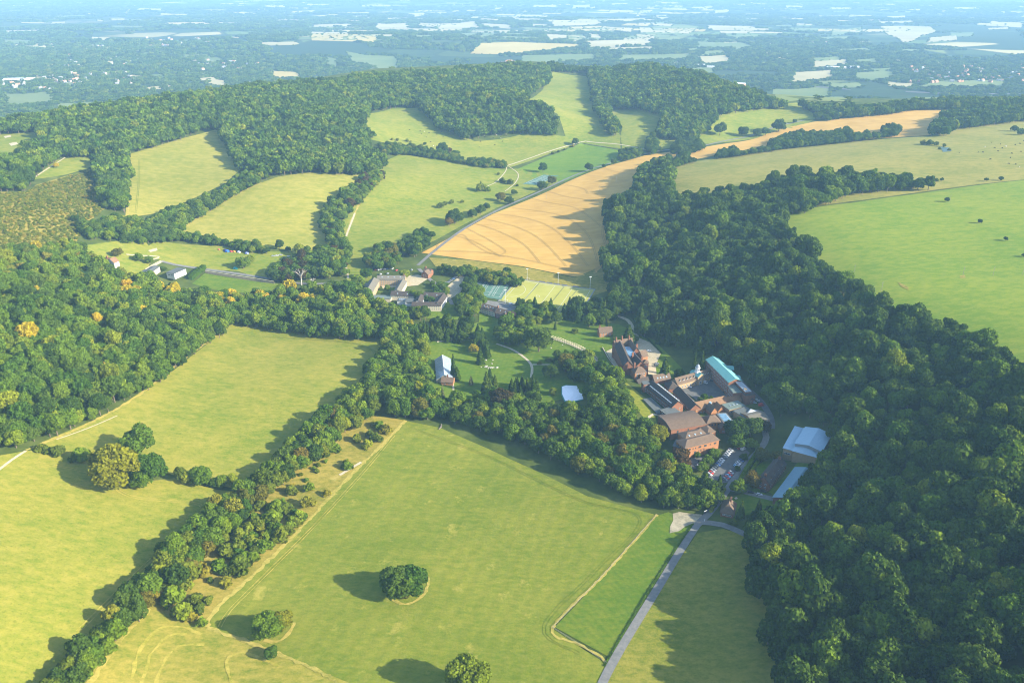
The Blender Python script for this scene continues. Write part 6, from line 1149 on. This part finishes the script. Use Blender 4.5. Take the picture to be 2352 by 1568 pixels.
# pergola walk
def pole_bm(V, F_, a, b, r_, k=5):
    q = tube(a, b, r_, r_, k)
    for f in q: n = len(V); V += [tuple(p) for p in f]; F_.append((n, n+1, n+2, n+3))
PG = GW([(1262,777),(1285,783),(1310,792),(1335,803),(1355,816),(1372,830)]); d = np.concatenate([[0], np.cumsum(np.hypot(*np.diff(PG, axis=0).T))]); ts = np.arange(0, d[-1], 3.0)
ctr = np.column_stack([np.interp(ts, d, PG[:, i]) for i in (0, 1)]); z0 = float(H(*ctr[0])); e = empty('pergola', (*ctr[0], z0), 'long curving timber pergola walk across the lawn', 'pergola'); dd = np.gradient(ctr, axis=0); dd /= np.hypot(*dd.T)[:, None]; nn = np.column_stack([-dd[:, 1], dd[:, 0]])
TIM = plain_mat('pale_timber', (.42, .36, .26), (.58, .5, .38), 1.0); ends = []
for i, (p, v) in enumerate(zip(ctr, nn)):
    for s in (-1.6, 1.6):
        q = p+v*s-ctr[0]; zz = float(H(*(p+v*s)))-z0; V = []; F_ = []; pole_bm(V, F_, (*q, zz-.3), (*q, zz+2.6), .22); link('post', mesh('post', V, F_, TIM), e)
    a, b = p-v*2.3-ctr[0], p+v*2.3-ctr[0]; zz = float(H(*p))-z0; V = []; F_ = []; pole_bm(V, F_, (*a, zz+2.75), (*b, zz+2.75), .2); link('crossbeam', mesh('crossbeam', V, F_, TIM), e)
for s in (-1.6, 1.6):
    V = []; F_ = []; pts = [(*(p+v*s-ctr[0]), float(H(*p))-z0+2.55) for p, v in zip(ctr, nn)]
    for a, b in zip(pts[:-1], pts[1:]): pole_bm(V, F_, a, b, .12)
    link('side_beam', mesh('side_beam', V, F_, TIM), e)
strip('path', [(1262,777),(1285,783),(1310,792),(1335,803),(1355,816),(1372,830)], 2.2, M_track, .5)
# ------------------------------------------------------------------ sports pitch, courts and their lamps
TURF = plain_mat('sand_turf', (.29, .29, .06), (.34, .335, .08), .05, .95, .1); COURT = plain_mat('court_green', (.07, .15, .115), (.095, .185, .14), .1, .9, .2); KERB = plain_mat('pitch_kerb', (.20, .21, .21))
pa, pb, pc = [np.array(P(*q, 3.2)[:2]) for q in ((1191.4,643.8), (1364,667.5), (1147,688))]; pd = pb+pc-pa
def uvp(u, v): return pa+(pb-pa)*u+(pc-pa)*v
sheet('sports_pitch', np.array([uvp(-.015, -.03), uvp(1.015, -.03), uvp(1.015, 1.03), uvp(-.015, 1.03)]), KERB, .42, 9); sheet('sports_pitch', np.array([uvp(0, 0), uvp(1, 0), uvp(1, 1), uvp(0, 1)]), TURF, .5, 9)
def pline(pts, wd=.28, mat=M_line, off=.58, nm='pitch_line'): strip(nm, [uvp(*q) for q in pts], wd, mat, off, 6, True)
for u in (.04, .27, .5, .73, .96): pline([(u, .05), (u, .95)])
for v in (.05, .95): pline([(.04, v), (.96, v)])
for c0, s in ((.04, 1), (.96, -1)): pline([(c0+s*.16*math.cos(t), .5+.29*math.sin(t)) for t in np.linspace(-1.57, 1.57, 12)])
def fence_run(name, label, pts, ht, post_gap, mat, net=None, cat='fence', r_=.07):
    """posts and rails along a line; the posts are parts"""
    w_ = np.array(pts); z0 = float(H(*w_[0])); e = empty(name, (*w_[0], z0), label, cat); o = w_[0]; V = []; F_ = []
    pm = None
    for a, b in zip(w_[:-1], w_[1:]):
        n_ = max(1, int(np.hypot(*(b-a))/post_gap)); ps = [a+(b-a)*i/n_ for i in range(n_+1)]
        for i, p in enumerate(ps):
            z = float(H(*p))-z0
            if pm is None: v, f = [], []; pole_bm(v, f, (0, 0, -.4), (0, 0, ht), r_, 5); pm = mesh('post', v, f, mat)
            link('post', pm, e, (*(p-o), z))
            if i:
                for h_ in (ht*.97, ht*.5): pole_bm(V, F_, (*(ps[i-1]-o), float(H(*ps[i-1]))-z0+h_), (*(p-o), z+h_), r_*.7, 4)
                if net: a_, b_ = ps[i-1]-o, p-o; za = float(H(*ps[i-1]))-z0; k = len(V); V += [(*a_, za+.1), (*b_, z+.1), (*b_, z+net), (*a_, za+net)]; F_.append((k, k+1, k+2, k+3))
    link('rails', mesh('rails', V, F_, mat), e); return e
FG = plain_mat('fence_green', (.06, .10, .09)); FW = plain_mat('fence_wood', (.22, .19, .15), (.3, .27, .22), 2.0); FGREY = plain_mat('board_blue', (.12, .16, .30))
fence_run('pitch_fence', 'dark mesh fence round the sand coloured sports pitch', [uvp(-.02, 1.04), uvp(-.02, -.04), uvp(1.02, -.04)], 1.2, 7, FG, None)
fence_run('pitch_fence', 'tall wire fence along the near side of the sports pitch', [uvp(-.02, 1.04), uvp(.5, 1.04), uvp(1.02, 1.04)], 3.0, 5, FG, None)
for i, u in enumerate((.31, .41, .51, .61, .76)): q = uvp(u, -.035); z = float(H(*q)); o = link('advert_board', boxes('advert_board', [(-3.2, 3.2, -.08, .08, .1, .95, 0), (-2.6, 2.6, -.1, -.081, .35, .6, 1)], [FGREY, WHITE]), None, (*q, z+.45), math.atan2(*(pb-pa)[::-1])); tag(o, 'blue board with a white band on the far pitch fence, %s from left' % ORD[i], 'board', 'blue boards on the pitch fence')
for u, v, lab in ((.12, -.045, 'white framed goal pushed against the far pitch fence'), (.08, .98, 'goal standing near the gate corner of the pitch'), (.40, .60, 'small white goal lying in the middle of the pitch'), (.82, .72, 'small white goal lying near the right end of the pitch')):
    q = uvp(u, v); V = []; F_ = []; g_ = [((-1.8, 0, 0), (-1.8, 0, 2)), ((1.8, 0, 0), (1.8, 0, 2)), ((-1.8, 0, 2), (1.8, 0, 2)), ((-1.8, 1, 0), (-1.8, 0, 2)), ((1.8, 1, 0), (1.8, 0, 2)), ((-1.8, 1, 0), (1.8, 1, 0))]
    for a, b in g_: pole_bm(V, F_, a, b, .09)
    tag(link('goal_frame', mesh('goal', V, F_, WHITE), None, (*q, float(H(*q))+.55), math.atan2(*(pb-pa)[::-1])), lab, 'goal')
for (u0, v0, u1, v1), lab in (((.29, .02, .27, .98), 'long dark divider net across the pitch, left one'), ((.62, .02, .60, .98), 'long dark divider net across the pitch, middle one'), ((.80, .10, .79, .36), 'short dark divider net at the right end of the pitch, far one'), ((.79, .50, .78, .78), 'short dark divider net at the right end of the pitch, near one')):
    fence_run('divider_net', lab, [uvp(u0, v0), uvp(u1, v1)], .9, 5, FG, .8, 'net')
LM = lathe('mast', [(.16, -.5), (.16, 6), (.10, 15)], [plain_mat('mast_steel', (.5, .52, .54))], [0, 0], 8); LH = boxes('lamp_head', [(-1.3, 1.3, -.08, .08, 14.9, 15.05, 0), (-1.25, -.55, -.35, .3, 14.7, 15.2, 1), (-.35, .35, -.35, .3, 14.7, 15.2, 1), (.55, 1.25, -.35, .3, 14.7, 15.2, 1)], [plain_mat('mast_arm', (.4, .42, .44)), LAMP])
for px, py, lab in ((1210.7,645.2,'floodlight mast at the far left of the pitch'),(1281.7,655.3,'floodlight mast at the middle of the far pitch side'),(1355,664.5,'floodlight mast at the far right corner of the pitch'),(1160.7,695.6,'floodlight mast at the near left corner of the pitch')):
    q = g1(px, py); e = empty('floodlight', q, lab, 'floodlight'); link('mast', LM, e); link('lamp_head', LH, e, None, .4)
ca, cb, cc = [np.array(P(*q, 3)[:2]) for q in ((1097,642.5), (1173,652.5), (1072,676))]
def court(a, b, c, nm, courts):
    f = lambda u, v: a+(b-a)*u+(c-a)*v
    sheet('tennis_court', np.array([f(0, 0), f(1, 0), f(1, 1), f(0, 1)]), COURT, .5, 9)
    for i in range(courts):
        for du in (.03, .08, .25, .28): strip('court_line', [f(.02+i*.32+du, .12), f(.02+i*.32+du, .88)], .22, M_line, .58, 6, True)
        for v in (.12, .32, .68, .88): strip('court_line', [f(.05+i*.32, v), f(.30+i*.32, v)], .22, M_line, .58, 6, True)
court(ca, cb, cc, '', 3)
ca, cb, cc = [np.array(g1(*q)[:2]) for q in ((1249,402), (1283,404), (1200,423))]; court(ca, cb, cc, '', 3)
fence_run('court_fence', 'wire fence on the pitch side of the green tennis courts', [np.array(P(1174, 652.5, 3)[:2]), np.array(P(1147, 679, 3)[:2])], 3, 5, FG)
# ------------------------------------------------------------------ walls, fences, poles
def brick_wall(label, pts, ht, th, mat):
    w_ = GW(pts); e = empty('garden_wall', (*w_[0], float(H(*w_[0]))), label, 'wall'); o = w_[0]; z0 = e.location[2]
    for nm, lo, hi, t_, mt in (('brickwork', -.6, ht, th, mat), ('coping', ht+.002, ht+.22, th+.16, CREAM)):
        V = []; F_ = []
        for a, b in zip(w_[:-1], w_[1:]):
            u = (b-a)/np.hypot(*(b-a)); v = np.array([-u[1], u[0]])*t_/2; k = len(V)
            for z in (lo, hi):
                for p in (a-v, b-v, b+v, a+v): V.append((*(p-o), z+float(H(*p))-z0))
            F_ += [tuple(q_+k for q_ in f) for f in [(3, 2, 1, 0), (4, 5, 6, 7), (0, 1, 5, 4), (1, 2, 6, 5), (2, 3, 7, 6), (3, 0, 4, 7)]]
        link(nm, mesh(nm, V, F_, mt), e)
brick_wall('long grey brown wall along the lane above the walled garden', [(472,627),(528,636),(588,645),(630,652)], 3, .5, plain_mat('old_wall', (.20, .17, .13), (.30, .26, .2), .8))
brick_wall('low brick terrace wall on the left of the manor', [(1384,800),(1398,826),(1416,850)], 1.2, .5, BRICK_R)
brick_wall('low retaining wall beside the gravel path at the far lawn edge', [(1004,786),(1040,782),(1085,776)], .8, .6, plain_mat('rubble_wall', (.42, .36, .27), (.55, .48, .38), .8))
fence_run('post_fence', 'white railed fence along the field side of the long hedge, upper part', GW([(818,905),(760,960),(690,1030),(610,1090),(570,1120)]), 1.3, 9, plain_mat('fence_pale', (.45, .42, .36)), None, r_=.1)
fence_run('post_fence', 'pale fence on the field side of the long hedge, lower part', GW([(530,1160),(450,1225),(360,1310),(280,1400),(210,1470)]), 1.3, 9, bpy.data.materials['fence_pale'], None, r_=.1)
fence_run('post_fence', 'post fence along the dry strip between the big field and the mown strip', GW([(1508,1183),(1392,1314),(1269,1442)]), 1.2, 9, FW, None, r_=.08)
fence_run('post_fence', 'post fence along the dry corner below the mown strip', GW([(1269,1442),(1330,1480),(1393,1523)]), 1.2, 9, FW, None, r_=.08)
fence_run('post_fence', 'fence at the top of the valley field under the ridge wood', GW([(1266,170,66),(1345,171,66)]), 1.4, 12, FW, None, r_=.12)
fence_run('post_fence', 'dark fence round the upper side of the bright playing field', GW([(1338,330),(1385,338),(1424,345)]), 1.6, 10, FW, 1.3, r_=.12)
PM = lathe('pole', [(.17, -.8), (.16, 4), (.11, 9.5)], [FW], [0, 0], 7); PX = boxes('crossarm', [(-1.1, 1.1, -.07, .07, 8.7, 8.88, 0), (-1.0, -.9, -.05, .05, 8.88, 9.1, 0), (.9, 1.0, -.05, .05, 8.88, 9.1, 0)], FW)
for px, py, lab in ((1961,629,'dark pole at the wood edge of the bright green field'),(2024,669,'thin pole right of the dark one at the wood edge'),(2211,634,'pole in the patch of rough grass on the bright green field'),(2280,634,'pole right of the rough grass patch on the bright field'),(2181,465,'pole beside the dark bush at the top of the bright field'),(2348,632,'pole at the right edge of the bright field'),(1255,458,'pole in the left part of the wheat field'),(1376,440,'pole in the right part of the wheat field'),(1415,418,'pole at the wheat edge near the wood'),(1833,279,'small pole near the far meadow road')):
    q = g1(px, py); e = empty('utility_pole', q, lab, 'pole', 'wooden poles crossing the fields', .5); link('pole', PM, e); link('crossarm', PX, e)
sheet('rough_grass', [(2062,648),(2075,654),(2086,660),(2087,667),(2070,660)], M_scrub, .45, 6); sheet('rough_grass', [(2204,634),(2216,632),(2218,639),(2206,640)], M_scrub, .45, 6)
sheet('water', [(2160,338),(2180,340),(2186,348),(2166,350)], plain_mat('pond', (.06, .11, .09), None, .15, .5), .5, 8)
# sculpture of pale slabs on the lawn, boulders, sign, timber
e = empty('stone_sculpture', g1(1128, 844), 'broken ring of pale stone slabs lying on the lawn', 'sculpture'); r = np.random.default_rng(5)
for i in range(14):
    a = boxes('slab', [(-1.2, 1.2, -.7, .7, .2, .2+r.uniform(.3, .7), 0)], plain_mat('pale_stone', (.34, .32, .26), (.44, .42, .36), 1.0) if i == 0 else bpy.data.materials['pale_stone']); link('slab', a, e, (r.uniform(-9, 9), r.uniform(-2.6, 2.6), .3), r.uniform(0, 3), r.uniform(.5, 1.1))
STONE = mesh('boulder', [(.8*math.cos(a)*s, .6*math.sin(a)*s, z) for z, s in ((-.2, 1), (.35, .9), (.65, .45)) for a in np.linspace(0, 5.5, 8)], [(j*8+i, j*8+(i+1) % 8, j*8+8+(i+1) % 8, j*8+8+i) for j in range(2) for i in range(8)]+[tuple(range(16, 24))], bpy.data.materials['pale_stone'])
for i, (px, py) in enumerate(((1102,820),(1113,824),(1116,828),(1132,828),(1130,836),(1104,836),(1250,795),(1265,800),(1278,808),(1292,793))):
    q = g1(px, py); tag(link('boulder', STONE, None, (q[0], q[1], q[2]+.35), i*1.3, 1+.2*(i % 3)), 'pale boulder scattered on the lawn above the stone sculpture' if i < 6 else 'pale boulder scattered on the grass beside the pergola', 'boulder', 'pale boulders on the lawns')
q = g1(1620, 1180); e = empty('entrance_sign', (q[0], q[1], q[2]+.3), 'white topped entrance board beside the road junction', 'sign', rz=.6); link('board', boxes('board', [(-1.5, 1.5, -.1, .1, .9, 2.4, 0), (-1.55, 1.55, -.2, .2, 2.4, 2.5, 1)], [plain_mat('sign_dark', (.04, .05, .06)), WHITE]), e)
for x in (-1.2, 1.2): link('post', boxes('post', [(x-.08, x+.08, -.08, .08, -.3, .899)], FW), e)
q = g1(1618, 1197); tag(link('bollard_sign', boxes('bollard_sign', [(-.35, .35, -.12, .12, 0, 1.2, 0), (-.3, .3, -.14, -.121, .5, 1.1, 1)], [WHITE, plain_mat('sign_face', (.5, .5, .5))]), None, (q[0], q[1], q[2]+.5), .4), 'small white sign on the verge of the road junction', 'sign')
for i in range(3): 
    q = g1(1011+i*1.3, 984-i*3); tag(link('fallen_log', boxes('fallen_log', [(-2.2, 2.2, -.3, .3, 0, .6)], plain_mat('old_log', (.16, .14, .12)) if i == 0 else bpy.data.materials['old_log']), None, (q[0], q[1], q[2]+.3), 1.1+i*.25), 'dark log in the small pile at the top corner of the big field', 'log', 'logs at the top of the big field')
e = empty('picnic_table', g1(1690, 1146), 'pale picnic table on the lodge lawn', 'table', rz=.7); TT = boxes('table_top', [(-.9, .9, -.4, .4, 1.2, 1.28)], TIM); link('table_top', TT, e); 
for y in (-.7, .7): link('bench', boxes('bench', [(-.9, .9, y-.14, y+.14, .9, .96)], TIM), e)
for x in (-.6, .6): link('leg', boxes('leg', [(x-.05, x+.05, -.75, .75, .45, .898)], TIM), e)
# parasols left of the manor
for px, py, lab in ((1410,817,'white parasol, upper one of two on the manor terrace'),(1413,820,'white parasol, lower one of two on the manor terrace')):
    q = g1(px, py); e = empty('parasol', (q[0], q[1], q[2]+.4), lab, 'parasol'); link('canopy', lathe('canopy', [(1.8, 2.2), (.9, 2.6), (.03, 2.9)], [WHITE], [0, 0], 8), e); link('pole', lathe('pole', [(.05, 0), (.05, 2.85)], [FW], [0], 6), e)
# dead pale tree at the walled garden
def dead_tree(px, py, ht, label):
    q = g1(px, py); e = empty('dead_tree', q, label, 'tree'); r = np.random.default_rng(int(px)); T_ = [tube((0, 0, -1), (.3, 0, ht*.6), .7, .45)]
    link('trunk', fast_quads('trunk', T_[0], BARE), e); B = [tube((.3, 0, ht*.58), (ht*.30*math.cos(a), ht*.30*math.sin(a), ht*r.uniform(.85, 1.05)), .36, .1) for a in np.linspace(0, 5.3, 6)]+[tube((ht*.2*math.cos(a), ht*.2*math.sin(a), ht*.82), (ht*.45*math.cos(a+.3), ht*.45*math.sin(a+.3), ht*.98), .2, .06) for a in np.linspace(0, 5.3, 6)]
    link('branches', fast_quads('branches', np.concatenate(B), BARE), e)
dead_tree(693, 656, 19, 'tall dead tree with bleached forked limbs by the walled garden'); dead_tree(719, 655, 8, 'bleached broken tree stump right of the tall dead tree'); dead_tree(288, 1060, 9, 'bare dead tree at the back of the clump on the left field')
# ------------------------------------------------------------------ cattle
def cow_mesh(mat):
    """one continuous body: trunk, neck, head and legs grown from a chain of joints"""
    J = [(0, 0, 1.05, .36), (-.75, 0, 1.1, .34), (.7, 0, 1.1, .33), (1.05, 0, 1.2, .2), (1.4, 0, 1.0, .15), (1.7, 0, .85, .1)]; E = [(0, 1), (0, 2), (2, 3), (3, 4), (4, 5)]
    for par_, x in ((1, -.8), (2, .75)):
        for y in (-.24, .24): k = len(J); J += [(x, y, .72, .15), (x-.05, y*1.05, .38, .09), (x, y*1.05, 0, .07)]; E += [(par_, k), (k, k+1), (k+1, k+2)]
    k = len(J); J += [(-1.1, 0, 1.0, .06), (-1.15, 0, .5, .05)]; E += [(1, k), (k, k+1)]
    me = bpy.data.meshes.new('cow'); me.from_pydata([j[:3] for j in J], E, []); o = bpy.data.objects.new('cow_skin', me); col.objects.link(o); o.modifiers.new('skin', 'SKIN')
    for v, j in zip(me.skin_vertices[0].data, J): v.radius = (j[3], j[3])
    me.skin_vertices[0].data[0].use_root = True; dg = bpy.context.evaluated_depsgraph_get(); ev = o.evaluated_get(dg); out = bpy.data.meshes.new_from_object(ev); bpy.data.objects.remove(o); out.materials.clear(); out.materials.append(mat); return out
CW = [cow_mesh(plain_mat('cow_black', (.02, .018, .016))), cow_mesh(plain_mat('cow_white', (.62, .58, .5)))]
T10 = lambda p, q: (588+p/4, q/4); T30 = lambda p, q: (1764+p/4, q/4)
A_ = [T10(*p) for p in ((1410,1200),(1508,1210),(1520,1235),(1565,1265),(1545,1215),(1590,1225),(1640,1210),(1660,1240),(1700,1220),(1720,1265),(1630,1345),(1660,1350),(1605,1310),(2065,1305),(2115,1258),(2180,1270),(2210,1245),(2255,1248),(2280,1250),(2300,1250),(2265,1305),(2195,1335),(2250,1275),(2100,1265),(2050,1355))]
B_ = [T30(*p) for p in ((2080,1365),(2110,1395),(2135,1330),(2185,1350),(2270,1335),(2315,1325),(2040,1470),(1975,1405),(1930,1405),(1995,1355),(2225,1455),(2240,1415),(2325,1400),(2275,1515),(2210,1510),(2310,1540),(1755,1410),(2345,1300),(2150,1365),(2055,1315))]
for i, q in enumerate(A_+B_):
    p = g1(*q); far = i < len(A_); wht = i % 6 == 4
    tag(link('cow', CW[1 if wht else 0], None, (p[0], p[1], p[2]+.25), random.uniform(0, 6.28), 1.15), ('white' if wht else 'black')+(' cow grazing in the herd below the hanging ridge wood' if far else ' cow grazing on the dry hill pasture by the pond thicket'), 'cow', 'grazing cattle')
print('OBJECTS', len(bpy.data.objects))
